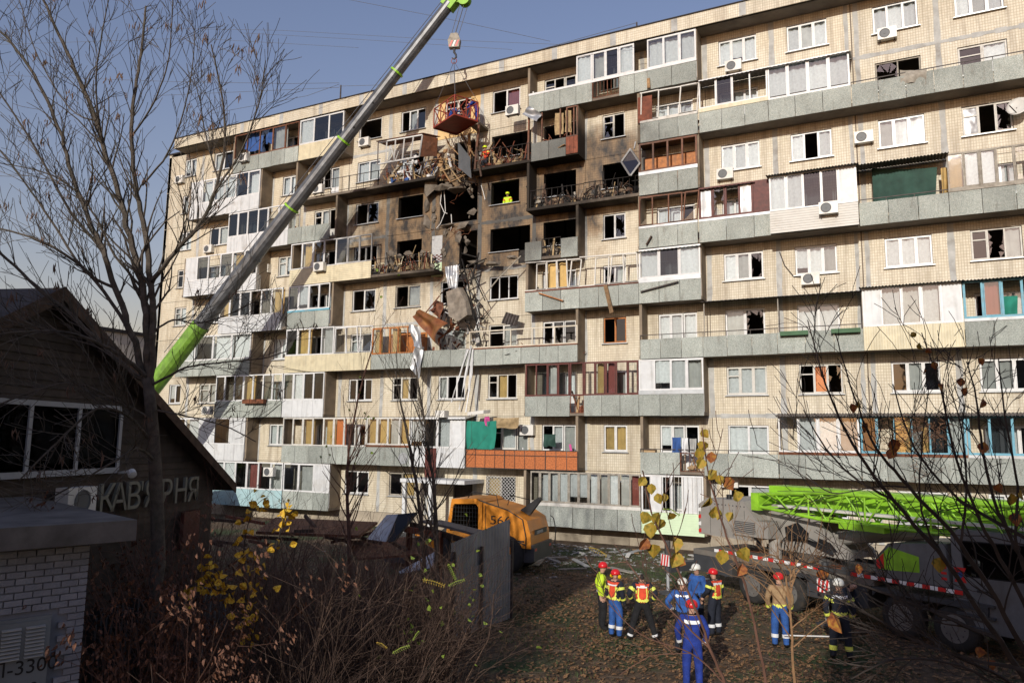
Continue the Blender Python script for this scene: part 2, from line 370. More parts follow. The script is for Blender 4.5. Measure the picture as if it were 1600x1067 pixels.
def shards(parent, x0, x1, z0, z1, y, rnd):
    mb = MB(); n = 9; pts = []
    for i in range(n):
        t = i/n; per = 2*((x1-x0)+(z1-z0)); s = t*per
        if s < x1-x0: p = (x0+s, z0)
        elif s < x1-x0+z1-z0: p = (x1, z0+s-(x1-x0))
        elif s < 2*(x1-x0)+z1-z0: p = (x1-(s-(x1-x0)-(z1-z0)), z1)
        else: p = (x0, z1-(s-2*(x1-x0)-(z1-z0)))
        pts.append(p)
    cx, cz = (x0+x1)/2, (z0+z1)/2
    for i in range(n):
        if rnd.random() < .25: continue
        a, b_ = pts[i], pts[(i+1) % n]; k = rnd.uniform(.2, .75); e = (a[0]+(cx-a[0])*k, a[1]+(cz-a[1])*k)
        MB().add([(a[0],y,a[1]),(b_[0],y,b_[1]),(e[0],y,e[1])], [(0,1,2)]).build('pane', 'glass', parent)
CUR = {'g': 'curtain_white', 'l': 'curtain_white', 'c': 'curtain_grey', 'o': 'curtain_orange', 'y': 'curtain_gold', 'r': 'curtain_red'}
def sash_row(parent, x0, x1, z0, z1, y, frame, codes, rnd, fw=.055, transom=False, cur_y=.12):
    """frame bars + one pane per code.  g glass+sheer, l blind close behind, d dark glass, e empty, b broken, w solid panel, f foil, o/y/r/c curtains"""
    n = len(codes); wd = (x1-x0)/n; mb = MB(); d0, d1 = y-.035, y+.035
    mb.box(x0,x1,d0,d1,z0,z0+fw); mb.box(x0,x1,d0,d1,z1-fw,z1)
    for i in range(n+1):
        xc = x0 + wd*i; a = xc-fw/2 if 0 < i < n else (xc if i == 0 else xc-fw); mb.box(a, a+fw, d0-.004, d1+.004, z0, z1)
    for i, c_ in enumerate(codes):
        a, b_ = x0+wd*i+fw*.6, x0+wd*(i+1)-fw*.6; q0, q1 = z0+fw*.9, z1-fw*.9
        if c_ not in 'ewf' and rnd.random() < .8:       # inner sash frame
            s = .035
            for bx in ((a,a+s,q0,q1),(b_-s,b_,q0,q1),(a+s,b_-s,q0,q0+s),(a+s,b_-s,q1-s,q1)): mb.box(bx[0],bx[1],y-.045,y+.03,bx[2],bx[3])
        if transom and i == 0: mb.box(a, b_, y-.04, y+.04, q1-.42, q1-.37)
    fr = mb.build('frame', frame, parent)
    for i, c_ in enumerate(codes):
        a, b_ = x0+wd*i+fw*.5, x0+wd*(i+1)-fw*.5; q0, q1 = z0+fw*.8, z1-fw*.8
        if c_ in 'gldcoyr': MB().quad((a,y,q0),(b_,y,q0),(b_,y,q1),(a,y,q1)).build('pane', 'glass_dark' if c_ == 'd' else 'glass', parent)
        if c_ == 'b': shards(parent, a, b_, q0, q1, y, rnd)
        if c_ == 'w': MB().box(a,b_,y-.02,y+.02,q0,q1).build('panel', 'siding_white', parent)
        if c_ == 'f': MB().sheet(lambda s, t: (a+(b_-a)*s, y+.03*math.sin(t*7+i)+.02*math.sin(s*9), q0+(q1-q0)*t), 4, 6).build('foil_sheet', 'flashing', parent, True)
        if c_ in CUR: curtain(parent, a, b_, q0+(0 if c_ != 'l' else rnd.choice((0,0,.3))), q1, y+(cur_y if c_ != 'l' else .07), CUR[c_], rnd)
    return fr
def window(n, x0, x1, codes, frame='upvc', z0=1.0, z1=2.36, y=.1, rnd=R, sill=True, transom=False):
    b_ = fz(n); wp = MB()
    wp.box(x0-.02, x1+.02, -.012, .04, b_+z0-.02, b_+z0+.012)      # bed under the frame
    w_ = wp.build('window', 'joint', BL)
    if codes: sash_row(w_, x0+.015, x1-.015, b_+z0+.015, b_+z1-.01, y, frame, codes, rnd, transom=transom)
    if sill: MB().box(x0-.08, x1+.08, -.13, -.014, b_+z0-.055, b_+z0-.025).build('sill', 'flashing', w_)
    return w_
# special windows (floor, bay index) -> (codes, frame, transom)
SPECW = {(9,5):('e','upvc'),(9,6):('ecd','upvc'),(9,7):('bd','wood_white'),(9,8):('er','upvc'),(9,13):('gcg','upvc'),(9,14):('ggg','upvc'),(9,15):('gcg','upvc'),
 (8,10):('be','wood_white'),(7,5):('eb','upvc'),(7,6):('','upvc'),(7,7):('','upvc'),(7,8):('','upvc'),(6,5):('be','upvc'),(6,6):('','upvc'),(6,7):('','upvc'),(6,8):('','upvc'),
 (6,10):('eb','upvc'),(5,5):('eb','upvc'),(5,6):('ec','wood_grey'),(5,7):('e','upvc'),(5,8):('eee','upvc'),(4,10):('ed','wood_orange'),(2,10):('yy','upvc'),
 (3,5):('ded','upvc'),(3,6):('eye','wood_white'),(3,7):('ced','upvc'),(3,8):('bye','wood_white'),(1,8):('yd','wood_grey'),
 (7,12):('lll','upvc'),(7,13):('lel','upvc'),(7,14):('cgg','upvc'),(7,15):('deb','wood_white'),(5,12):('lcb','upvc'),(5,13):('lgc','upvc'),(5,14):('llg','upvc'),(5,15):('dbc','wood_white'),
 (3,12):('ggl','wood_white'),(3,13):('eob','wood_white'),(3,14):('dcd','upvc'),(3,15):('ccd','upvc'),(8,14):('be','wood_grey'),(8,15):('dl','wood_white'),
 (4,12):('cb','upvc'),(4,13):('gg','upvc'),(2,12):('gg','upvc'),(2,13):('gg','upvc'),(1,12):('dg','upvc'),(1,5):('dd','upvc'),(1,6):('dy','wood_grey')}
# ---- wall panels, windows, seams
for n in range(1, 10):
    b_ = fz(n)
    for i, (x0, x1, wn) in enumerate(BAYS):
        xm = (x0+x1)/2; holes = []; rr = random.Random(n*100+i); balc = has_balcony(n, xm)
        if wn == 'B':
            c0 = xm - .95; wx = (c0, c0+1.25); dx = (c0+1.25, c0+1.95)
            if n == 1 and not balc: dx = None
        else:
            wx = wn; dx = None
            if balc and n not in (4,) and rr.random() < .45: dx = (wn[1], wn[1]+.72) if wn[1]+.72 < x1-.2 else None
        z0, z1 = 1.0, 2.36
        if n == 7 and i == 7: wx = (-23.55, -20.98); z0, z1 = .25, 2.5           # blown-out bay
        if n == 6 and i == 7: wx = (-22.15, -20.95); z0, z1 = .18, 2.45
        if n == 8 and i == 7: wx = (-22.6, -21.2); z0, z1 = .18, 2.4
        if n == 1 and i == 7: wx = (-22.2, -20.95); z0, z1 = -.55, 2.0            # entrance
        holes.append((wx[0], wx[1], b_+z0, b_+z1))
        if dx: holes.append((dx[0], dx[1], b_+.18, b_+2.36))
        mat = 'tile'
        if n == 9 and i == 7: mat = 'plaster_yellow'
        wall_panel(x0, x1, b_, b_+2.8, holes, mat)
        burnt = BURNT(xm, b_+1.4)
        spec = SPECW.get((n, i))
        if spec: codes, frame = spec
        else:
            far = xm < -34
            if burnt: codes, frame = '', 'upvc'
            elif xm > -11: codes, frame = ''.join(rr.choice('gggclld') for _ in range(3 if wx[1]-wx[0] > 1.5 else 2)), 'upvc'
            else: codes, frame = ''.join(rr.choice('gdceb' if not far else 'ggdcl') for _ in range(2)), rr.choice(('upvc','upvc','wood_white'))
        if n == 1 and i == 7:
            d_ = MB(); d_.box(-22.2,-20.95,.16,.22,.02,2.8); d_.box(-22.25,-20.9,.1,.25,2.8,2.86); dd = d_.build('door', 'rail', BL)
            MB().box(-21.62,-21.57,.12,.17,.9,1.2).build('handle', 'flashing', dd); continue
        window(n, wx[0], wx[1], codes, frame, z0, z1, rnd=rr, sill=not (n in (6,7,8) and i == 7), transom=(frame == 'wood_white'))
        if dx:
            dw = MB().box(dx[0]+.01, dx[1]-.01, .07, .13, b_+.19, b_+.95).build('balcony_door', frame if not burnt else 'char', BL)
            if not burnt: sash_row(dw, dx[0]+.012, dx[1]-.012, b_+.955, b_+2.34, .1, frame, rr.choice('gdce'), rr)
# painted seams between wall panels
for n in range(1, 10):
    b_ = fz(n)
    for i, (x0, x1, wn) in enumerate(BAYS[1:], 1):
        for xx, ww in (((x0-.23, .17), (x0+.2, .2)) if abs(x0+.72) < .01 else ((x0, .24),)):
            if has_balcony(n, x0-.1) and has_balcony(n, x0+.1) and BAYS[i-1][2] == 'B': continue
            rr = random.Random(n*31+i); mb = MB(); segs = 6; L = []
            for k in range(segs+1): L.append((xx-ww/2+rr.uniform(-.03,.03), xx+ww/2+rr.uniform(-.03,.03), b_+.02+2.76*k/segs))
            for k in range(segs):
                a, c_ = L[k], L[k+1]; mb.quad((a[0],-.006,a[2]),(a[1],-.006,a[2]),(c_[1],-.006,c_[2]),(c_[0],-.006,c_[2]))
            mb.build('seam', 'joint', BL)
for n in range(1, 10): MB().box(-.755,-.70,-.012,-.002,fz(n)+.01,fz(n)+2.79).build('drain_seam','soffit',BL)      # dark open joint between the two building sections
for n, i in ((9,14),(9,15),(3,11),(3,12),(7,5),(7,8),(6,8),(6,9),(9,5),(5,6),(4,8),(2,12)):   # smeared horizontal seams
    x0, x1, _ = BAYS[i]; b_ = fz(n); rr = random.Random(n+i*7); mb = MB()
    for k in range(8):
        a = x0+(x1-x0)*k/8; c_ = x0+(x1-x0)*(k+1)/8; h0, h1 = rr.uniform(.06,.13), rr.uniform(.06,.13)
        mb.quad((a,-.009,b_-h0),(c_,-.009,b_-h1),(c_,-.009,b_+h1),(a,-.009,b_+h0))
    mb.build('seam', 'joint', BL)
# ---- inside: floors, back wall, cross walls
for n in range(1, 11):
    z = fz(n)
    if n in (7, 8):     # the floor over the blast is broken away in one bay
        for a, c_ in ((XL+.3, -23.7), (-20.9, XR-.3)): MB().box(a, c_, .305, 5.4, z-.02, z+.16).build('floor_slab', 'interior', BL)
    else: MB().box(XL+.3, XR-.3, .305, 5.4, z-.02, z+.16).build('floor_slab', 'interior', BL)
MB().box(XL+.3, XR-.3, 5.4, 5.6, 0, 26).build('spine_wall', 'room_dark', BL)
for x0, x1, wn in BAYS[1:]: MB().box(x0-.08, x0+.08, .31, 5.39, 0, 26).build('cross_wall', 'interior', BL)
MB().box(XL, XL+.28, .0, 12, 0, 26.2).build('end_wall', 'tile', BL)
MB().box(XR-.28, XR, .0, 12, 0, 26.2).build('end_wall', 'tile', BL)
MB().box(XL+.28, XR-.28, 11.7, 12, 0, 26).build('rear_wall', 'tile', BL)
k = 0; x = XL
while x < XR - .01:                                        # plinth blocks under the first floor
    x2 = min(x + 2.0, XR); MB().box(x+.01, x2-.01, .02, .3, -.3, .79).build('plinth_block', 'plinth', BL); x = x2
# ---- roof edge: overhanging slab, tiled parapet panels, felt coping
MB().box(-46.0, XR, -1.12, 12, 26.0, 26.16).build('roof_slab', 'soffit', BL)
x = -46.0
for x2 in (-42.6,-39.2,-35.6,-32.2,-28.9,-25.6,-22.2,-18.9,-15.6,-12.2,-8.9,-5.5,-2.2,1.2,4.6,8,XR):
    mb = MB().box(x+.02, x2-.02, -1.17, -1.0, 26.0, 26.72); mb.build('parapet_panel', 'tile', BL)
    MB().box(x2-.16, x2+.16, -1.178, -1.172, 26.02, 26.7).build('seam', 'joint', BL); x = x2
MB().box(-46.05, XR, -1.22, -.9, 26.722, 26.78).build('coping', 'roof_felt', BL)
MB().box(XL-.05, -46.0, -.06, 12, 26.2, 26.3).build('coping', 'roof_felt', BL)
for px, py in ((-19.2,3.0),(-9.0,2.0),(-31,4)):
    t = MB().lathe((px,py,26.2), (0,0,1), [(0,.45),(1.1,.45),(1.12,.8),(1.35,.7),(1.5,.3),(1.52,.01)], 14).build('roof_vent', 'vent_red', BL, True)
for q0 in (-44.5, -41.0, -38, -29.4, -26.2, -20.5): pass
for u, v0, v1, hgt in ((532,98,150,2.6),(995,12,44,1.9)):
    P = onY(u, v1, .6); MB().tube([(P.x,.6,26.1),(P.x,.6,26.2+hgt)], [.07,.045], 6).bar((P.x-.35,.6,26.0+hgt*.55),(P.x+.35,.6,26.0+hgt*.55),.04).build('antenna_mast', 'rail', BL)
# white glazed boxes on the far gable end
for n in (8,7,6,5,4):
    b_ = fz(n); e = MB().box(XL-1.0, XL-.01, 1.2, 4.2, b_+.05, b_+1.15).box(XL-.95, XL-.01, 1.25, 4.15, b_+1.15, b_+2.5, 0)
    e.build('end_balcony', 'siding_white', BL)

# ---------------------------------------------------------------- balconies
PW = 1.1; YF = -1.05
def hsiding(mb, x0, x1, y, z0, z1, step=.115):
    z = z0
    while z < z1 - .01:
        z2 = min(z+step, z1); mb.quad((x0,y-.016,z),(x1,y-.016,z),(x1,y+.002,z2),(x0,y+.002,z2)); mb.quad((x0,y+.002,z2),(x1,y+.002,z2),(x1,y-.016,z2),(x0,y-.016,z2)); z = z2
    mb.box(x0+.001, x1-.001, y+.005, y+.03, z0, z1); return mb
def vsiding(mb, x0, x1, y, z0, z1, step=.1):
    n = max(2, int((x1-x0)/step)); st = (x1-x0)/n
    for i in range(n):
        a = x0+i*st; prof = ((a,0),(a+st*.7,0),(a+st*.78,.018),(a+st*.94,.018),(a+st,0))
        for p, q in zip(prof, prof[1:]): mb.quad((p[0],y+p[1],z0),(q[0],y+q[1],z0),(q[0],y+q[1],z1),(p[0],y+p[1],z1))
    mb.box(x0+.001, x1-.001, y+.025, y+.045, z0, z1); return mb
def corrugated(mb, x0, x1, y0, z0, y1, z1, wave=.13, amp=.025, mi=0):
    n = max(4, int((x1-x0)/wave*4))
    mb.sheet(lambda a, c_: (x0+(x1-x0)*a, y0+(y1-y0)*c_, z0+(z1-z0)*c_+amp*math.sin((x1-x0)*a/wave*2*math.pi)), n, 1, mi)
    mb.sheet(lambda a, c_: (x0+(x1-x0)*a, y0+(y1-y0)*c_, z0-.012+(z1-z0)*c_+amp*math.sin((x1-x0)*a/wave*2*math.pi)), n, 1, mi); return mb
def railing(par, x0, x1, z0, z1, y, mat, rnd, bent=0.0, step=.13, name='railing'):
    mb = MB(); n = max(2, int((x1-x0)/step)); j = lambda s=1: rnd.uniform(-bent, bent)*s
    mb.bar((x0,y+j(),z1+j(.4)),((x0+x1)/2,y+j(),z1+j(.6)),.045,.03); mb.bar(((x0+x1)/2,y,z1),(x1,y+j(),z1+j(.4)),.045,.03); mb.bar((x0,y,z0),(x1,y,z0),.03)
    for i in range(n+1):
        x = x0+(x1-x0)*i/n; mb.bar((x,y,z0),(x+j(),y+j(),z1+j(.5)),.02 if i % 4 else .04)
    return mb.build(name, mat, par)
def balcony_run(n, x0, x1, segs, gaps=(), part=(True, True)):
    b_ = fz(n); rr = random.Random(n*977+int(x0*10))
    xs = [x0] + [q for g in gaps for q in g] + [x1]; bal = None
    for a, c_ in zip(xs[::2], xs[1::2]):
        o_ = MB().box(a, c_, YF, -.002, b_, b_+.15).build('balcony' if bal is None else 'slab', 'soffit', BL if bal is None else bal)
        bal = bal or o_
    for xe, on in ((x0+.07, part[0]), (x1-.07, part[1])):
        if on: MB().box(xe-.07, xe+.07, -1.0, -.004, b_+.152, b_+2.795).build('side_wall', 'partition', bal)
    for sg in segs:
        u0, u1, low, glz = sg[:4]; kw = sg[4] if len(sg) > 4 else {}
        a = UX(u0, b_+1, YF-.06); c_ = UX(u1, b_+1, YF-.06)
        a = max(a, x0); c_ = min(c_, x1); top = kw.get('top', 1.02); pr = kw.get('proud', .0); yf = YF-.055-pr
        if low == 'c':
            np_ = max(1, round((c_-a)/PW)); st = (c_-a)/np_; miss = kw.get('miss', ())
            for k in range(np_):
                if k in miss:
                    railing(bal, a+k*st+.03, a+(k+1)*st-.03, b_+.15, b_+top, YF, 'rust', rr, .01, .2); continue
                dz = rr.uniform(-.012, .012); dy = rr.uniform(-.008, .008)
                MB().box(a+k*st+.012, a+(k+1)*st-.012, yf+dy, yf+.05+dy, b_-.02+dz, b_+top+dz).build('front_panel', 'chip', bal)
        elif low in ('hw','hc','hg','hgrey'):
            hsiding(MB(), a, c_, yf, b_-.03, b_+top).build('siding', {'hw':'siding_white','hc':'siding_cream','hg':'siding_green','hgrey':'siding_grey'}[low], bal)
            if pr: hsiding(MB(), 0, pr+.3, 0, b_-.03, b_+top).build('siding', 'siding_grey', bal).matrix_local = Matrix.Translation((c_, yf, 0)) @ Matrix.Rotation(rad(90), 4, 'Z')
        elif low in ('vc','vw'):
            vsiding(MB(), a, c_, yf, b_-.03, b_+top, .1 if low == 'vc' else .16).build('siding', 'siding_cream' if low == 'vc' else 'siding_white', bal)
        elif low == 'w':
            np_ = max(1, round((c_-a)/.85)); st = (c_-a)/np_
            for k in range(np_): MB().box(a+k*st+.006, a+(k+1)*st-.006, yf, yf+.04, b_-.03, b_+top).build('front_panel', 'siding_white', bal)
        elif low == 'blue': MB().box(a, c_, yf, yf+.05, b_-.05, b_+top).build('front_panel', 'plaster_blue', bal)
        elif low == 'osb':
            np_ = max(1, round((c_-a)/.62)); st = (c_-a)/np_
            for k in range(np_): MB().box(a+k*st+.006, a+(k+1)*st-.006, yf+.03, yf+.05, b_, b_+top).build('front_panel', 'osb', bal)
            railing(bal, a, c_, b_+.02, b_+top, yf, 'rail', rr, 0, st)
            MB().bar((a,yf,b_+.72),(c_,yf,b_+.72),.03).build('rail_bar', 'rail', bal)
        elif low in ('r','rb'):
            railing(bal, a, c_, b_+.15, b_+1.12, YF+.03, 'rail' if low == 'r' else 'char', rr, .0 if low == 'r' else .07, .55 if low == 'r' else .3)
        elif low == 'wood':
            np_ = max(2, round((c_-a)/.2)); st = (c_-a)/np_
            for k in range(np_): MB().box(a+k*st+.006, a+(k+1)*st-.006, yf, yf+.025, b_+.05, b_+top+rr.uniform(-.03,.03)).build('plank', kw.get('wm','plank_red'), bal)
        if kw.get('rail'):
            mb = MB().bar((a,YF,b_+1.17),(c_,YF,b_+1.17),.035); k = a
            while k < c_: mb.bar((k,YF,b_+top-.05),(k,YF,b_+1.17),.025); k += PW
            mb.build('hand_rail', 'rail', bal)
        tr = kw.get('trim')
        if tr: MB().box(a, c_, yf-.02, yf+.09, b_+top+.003, b_+top+kw.get('trimh', .12)).build('trim', tr, bal)
        if glz:
            fr, codes = glz[0], glz[1]; g0 = top+(kw.get('trimh', .12) if tr else .0)+.006; g1 = kw.get('gtop', 2.74); y = yf+.055
            if kw.get('wreck'):                      # frames knocked about: each sash leans its own way
                npn = len(codes); st = (c_-a)/npn; MB().bar((a,y,b_+g0+.03),(c_,y,b_+g0+.03),.06).build('frame', fr, bal); MB().bar((a,y,b_+g1-.05),(c_,y+.05,b_+g1-.12),.06).build('frame', fr, bal)
                for k, cc in enumerate(codes):
                    p0 = a+k*st; mb = MB(); t1, t2 = rr.uniform(-.16,.16), rr.uniform(-.2,.2); q = [(p0+.04,y,b_+g0+.05),(p0+st-.04,y,b_+g0+.05),(p0+st-.04+t1,y+t2,b_+g1-.15),(p0+.04+t1,y+t2,b_+g1-.15)]
                    if cc != '-':
                        for e in range(4): mb.bar(q[e], q[(e+1) % 4], .06)
                        s_ = mb.build('sash', fr, bal)
                        if cc == 'b': MB().add([q[0], q[1], tuple((Vector(q[1])+Vector(q[2]))/2)], [(0,1,2)]).build('pane', 'glass', bal)
                    if cc in CUR: curtain(bal, p0, p0+st*.8, b_+g0, b_+g1-.2, y+.2, CUR[cc], rr)
            else:
                sash_row(bal, a+.01, c_-.01, b_+g0, b_+g1, y, fr, codes, rr, fw=kw.get('fw', .065), cur_y=.25)
            if kw.get('side'):
                s_ = MB(); z0_, z1_ = b_+g0, b_+g1; xx = c_-.015
                s_.box(xx-.03,xx+.012,y+.045,-.01,z0_,z0_+.06); s_.box(xx-.03,xx+.012,y+.045,-.01,z1_-.06,z1_); s_.box(xx-.03,xx+.012,-.08,-.01,z0_+.06,z1_-.06); s_.build('side_frame', fr, bal)
                MB().quad((xx,y+.05,z0_+.06),(xx,-.08,z0_+.06),(xx,-.08,z1_-.06),(xx,y+.05,z1_-.06)).build('side_pane', 'glass', bal)
                MB().box(xx-.03,xx+.014,yf+.045,-.01,b_+.16,b_+top).build('side_panel', 'siding_white' if low in 'w vw vc hw' else 'partition', bal)
        rf = kw.get('roof')
        if rf == 'slate': corrugated(MB(), a-.1, c_+.1, yf-.25, b_+2.72, -.03, b_+2.9).build('corrugated_roof', 'slate', bal)
        if rf == 'metal': corrugated(MB(), a-.1, c_+.1, yf-.12, b_+2.62, -.03, b_+2.86, .2, .012).build('awning', 'sheet_grey' if not kw.get('dark') else 'slate', bal)
        if kw.get('junk'):
            for k in range(kw['junk']):
                px = rr.uniform(a+.1, c_-.1); py = rr.uniform(-.9, -.2); h = rr.uniform(.35, 1.25); mm = rr.choice(kw.get('jm', ['plank','plank_dark','cloth_white','rust','insulation','plank_red']))
                mb = MB()
                if rr.random() < .65: mb.bar((px,py,b_+.15),(px+rr.uniform(-.5,.5),py+rr.uniform(-.2,.25),b_+.15+h), rr.uniform(.04,.14), rr.uniform(.02,.05))
                else: mb.rock((px,py,b_+.3), rr.uniform(.12,.32), rr.uniform(.1,.25), rr.uniform(.1,.3), rr)
                mb.build('debris_piece', mm, bal)
    return bal
ECO = [-40.3,-30.5]
B_ = {}
B_[9,'L'] = balcony_run(9, -40.1, -30.3, [(365,466,'c',('wood_brown','eebce'),dict(junk=10,jm=['cloth_blue','plank_red','wood_brown','plank'])), (467,540,'vc',('upvc','ldd'),dict(side=True))])
B_[9,'R'] = balcony_run(9, -17.3, -7.8, [(826,900,'c',None,dict(trim='upvc',miss=(),junk=6,jm=['upvc','wood_white','siding_white'])), (900,925,'c',('upvc','l'),dict(trim='upvc')), (925,967,'c',('upvc','cd'),dict(trim='upvc',miss=(0,1))), (967,991,'c',('upvc','l'),dict(trim='upvc')), (991,1011,'c',None,dict(trim='upvc',junk=3)), (1011,1088,'c',('upvc','ggg'),dict(trim='upvc',side=True))])
B_[8,'L'] = balcony_run(8, -44.2, -37.2, [(297,405,'w',('upvc','wgggdg'),dict(side=True))])
B_[8,'M'] = balcony_run(8, -34.2, -14.24, [(440,590,'r',None), (590,672,'r',None,dict(junk=26,jm=['plank','plank_red','cloth_white','siding_white','cloth_blue','insulation','plank_dark'])), (738,830,'rb',None,dict(junk=26,jm=['plank_red','rust','plank_red','insulation','wood_brown'])), (830,884,'c',None,dict(junk=8,jm=['rust','plank_red'])), (884,905,'wood',('wood_brown','e'),dict(wm='plank_red'))], gaps=[(-23.3,-21.0)])
B_[8,'R'] = balcony_run(8, -10.96, XR-.1, [(1000,1090,'c',('wood_white','e-e'),dict(wreck=True,trim='wood_white',junk=4)), (1092,1200,'c',('upvc','edee'),dict(trim='siding_cream',trimh=.2,roof='metal',dark=True)), (1200,1329,'c',('upvc','gggg'),dict(rail=True,roof='metal')), (1330,1700,'c',None,dict(rail=True))])
B_[7,'L'] = balcony_run(7, -40.1, -30.6, [(355,450,'w',('upvc','ddddeb'),dict(side=True)), (450,515,'c',None,dict(junk=16,jm=['plank','plank_red','wood_brown','plank']))])
B_[7,'R'] = balcony_run(7, -17.3, -7.8, [(828,1000,'rb',None,dict(junk=26,jm=['char','plank_dark','char','insulation','char'])), (998,1090,'c',('wood_brown','eeee'),dict(trim='flashing',trimh=.18,fw=.09))])
B_[6,'L'] = balcony_run(6, -44.2, -37.0, [(290,405,'hw',('upvc','wdedye'),dict(side=True,proud=.12))])
B_[6,'M'] = balcony_run(6, -34.2, -14.24, [(450,580,'hc',('upvc','eybedbe'),dict(junk=14,jm=['insulation','plank','char','siding_cream'])), (580,672,'rb',None,dict(junk=30,jm=['insulation','rust','plank_red','char','insulation'])), (820,846,'c',None), (846,876,'rb',None,dict(junk=5,jm=['char','insulation'])), (876,905,'c',None)], gaps=[(-23.2,-17.4)])
B_[6,'R'] = balcony_run(6, -10.96, XR-.1, [(998,1090,'c',('wood_brown','b-eb'),dict(wreck=True,trim='flashing',junk=9,jm=['plank_red','wood_brown','plank'])), (1092,1178,'c',('wood_red','fbef'),dict(wreck=False,trim='flashing',roof='metal',dark=True,fw=.1)), (1178,1204,'c',('wood_red','e'),dict(trim='flashing',junk=0)), (1204,1341,'hgrey',('upvc','llddw'),dict(proud=.28,roof='slate')), (1342,1482,'c',None,dict(rail=True,roof='slate',junk=5)), (1482,1700,'c',('wood_grey','yllebcdl'),dict(trim='wood_grey'))])
B_[5,'L'] = balcony_run(5, -40.3, -30.6, [(342,441,'hw',('upvc','yddedy'),dict(proud=.05)), (449,514,'c',('upvc','dlbe'),dict(side=True,trim='wood_blue'))])
B_[5,'R'] = balcony_run(5, -17.3, -7.8, [(820,905,'c',('wood_white','-eyyb'),dict(wreck=True,trim='plank_red',trimh=.08,junk=7)), (905,998,'c',('wood_white','-eeb'),dict(wreck=True,trim='plank_red',trimh=.08,junk=4)), (998,1095,'c',('upvc','gdl'),dict(trim='flashing',trimh=.2,side=True,roof='metal'))])
B_[4,'L'] = balcony_run(4, -44.3, -37.2, [(275,390,'c',('upvc','gdgg'),dict())])
B_[4,'M'] = balcony_run(4, -34.2, -14.24, [(440,521,'vc',('upvc','dyec'),dict(proud=.04)), (521,580,'vc',('upvc','bbb'),dict(wreck=True,proud=.04)), (580,650,'c',('wood_orange','yeyee'),dict(top=.86,junk=9,jm=['plank','wood_orange','plank'],gtop=2.45)), (650,732,'c',None,dict(top=.92,junk=22,jm=['rust','char','plank_dark','sheet_grey'])), (732,905,'c',('metal_cream','eeeee'),dict(top=.86,gtop=1.9,trim='rust',trimh=.07,junk=12,jm=['char','rust','plank_dark','insulation']))])
B_[4,'R'] = balcony_run(4, -10.96, XR-.1, [(1000,1098,'c',None,dict(rail=True,top=.95)), (1098,1214,'c',None,dict(rail=True,top=.95,roof='metal',dark=True)), (1214,1349,'c',None,dict(rail=True,top=.95,roof='metal',dark=True)), (1349,1506,'vc',('upvc','wgcgw'),dict(proud=.1,roof='slate',top=1.0)), (1507,1700,'c',('wood_blue','ereeyd'),dict(trim='siding_white',roof='slate',fw=.09))])
B_[3,'L'] = balcony_run(3, -40.3, -30.9, [(335,440,'c',('upvc','dedyedb'),dict()), (441,505,'w',('upvc','dldd'),dict(side=True))])
B_[3,'R'] = balcony_run(3, -17.3, -7.8, [(820,890,'c',('wood_red','edce'),dict(junk=6,jm=['cloth_white','plank_dark','cloth_blue'],fw=.08)), (890,912,'c',('wood_red','e'),dict(miss=(0,),junk=5)), (912,998,'c',('wood_red','eyreb'),dict(junk=4,jm=['plank_dark','cloth_white','curtain_red'],fw=.08)), (998,1100,'c',('upvc','wllc'),dict(trim='flashing',trimh=.2,side=True))])
B_[2,'L'] = balcony_run(2, -44.3, -37.2, [(265,381,'w',('upvc','dgwdw'),dict(side=True))])
B_[2,'M'] = balcony_run(2, -34.2, -14.24, [(440,571,'c',('wood_white','ebyeyoeb'),dict(junk=6)), (571,640,'c',('wood_white','yycy'),dict(trim='rust',junk=5)), (640,726,'vw',('upvc','ldgw'),dict(roof='metal')), (728,905,'osb',None,dict(top=1.0,junk=12,jm=['cloth_blue','cloth_pink','plank','tarp_dark','curtain_gold','cloth_white']))])
B_[2,'R'] = balcony_run(2, -10.96, XR-.1, [(1000,1062,'c',None,dict(rail=True)), (1062,1100,'c',None,dict(rail=True,miss=(0,),junk=4,jm=['cardboard','plank'])), (1100,1216,'c',None,dict(rail=True)), (1217,1345,'c',('upvc','eggc'),dict(trim='rust',roof='slate',junk=4)), (1346,1513,'c',('wood_blue','deyedc'),dict(trim='rust',roof='slate',junk=8,jm=['plank_dark','curtain_gold','wood_grey','plank'])), (1514,1700,'c',('wood_blue','edeed'),dict(trim='sheet_grey',roof='slate',fw=.09,junk=6,jm=['insulation','plank','cardboard']))])
B_[1,'L'] = balcony_run(1, -40.3, -30.2, [(330,440,'blue',('upvc','gldrdc'),dict()), (441,519,'c',('upvc','dcw'),dict(side=True))])
B_[1,'R'] = balcony_run(1, -17.3, -7.8, [(828,1001,'c',('wood_grey','dgglllgclcr'),dict(trim='wood_white',trimh=.16,top=1.0,fw=.05)), (1002,1100,'hg',('upvc','dwdeww'),dict(top=.98))])

# security grilles on first-floor openings
for x0, x1 in ((-20.08,-18.26),(-9.9,-8.0)):
    mb = MB(); z0, z1 = fz(1)+1.0, fz(1)+2.36; k = 0
    y = -.05 if x0 < -15 else -1.18
    if y < -1: z0, z1 = fz(1)+1.0, fz(1)+2.7
    n = int((x1-x0)/.2)
    for i in range(n+1):
        a = x0+(x1-x0)*i/n
        if y < -1: mb.bar((a,y,z0),(a,y,z1),.018)
        elif i < n:
            st = (x1-x0)/n
            for j in range(7):
                za, zb = z0+(z1-z0)*j/7, z0+(z1-z0)*(j+1)/7; mb.bar((a,y,za),(a+st,y,zb),.016); mb.bar((a+st,y,za),(a,y,zb),.016)
    mb.build('window_grille', 'upvc' if y > -1 else 'wood_white', BL)
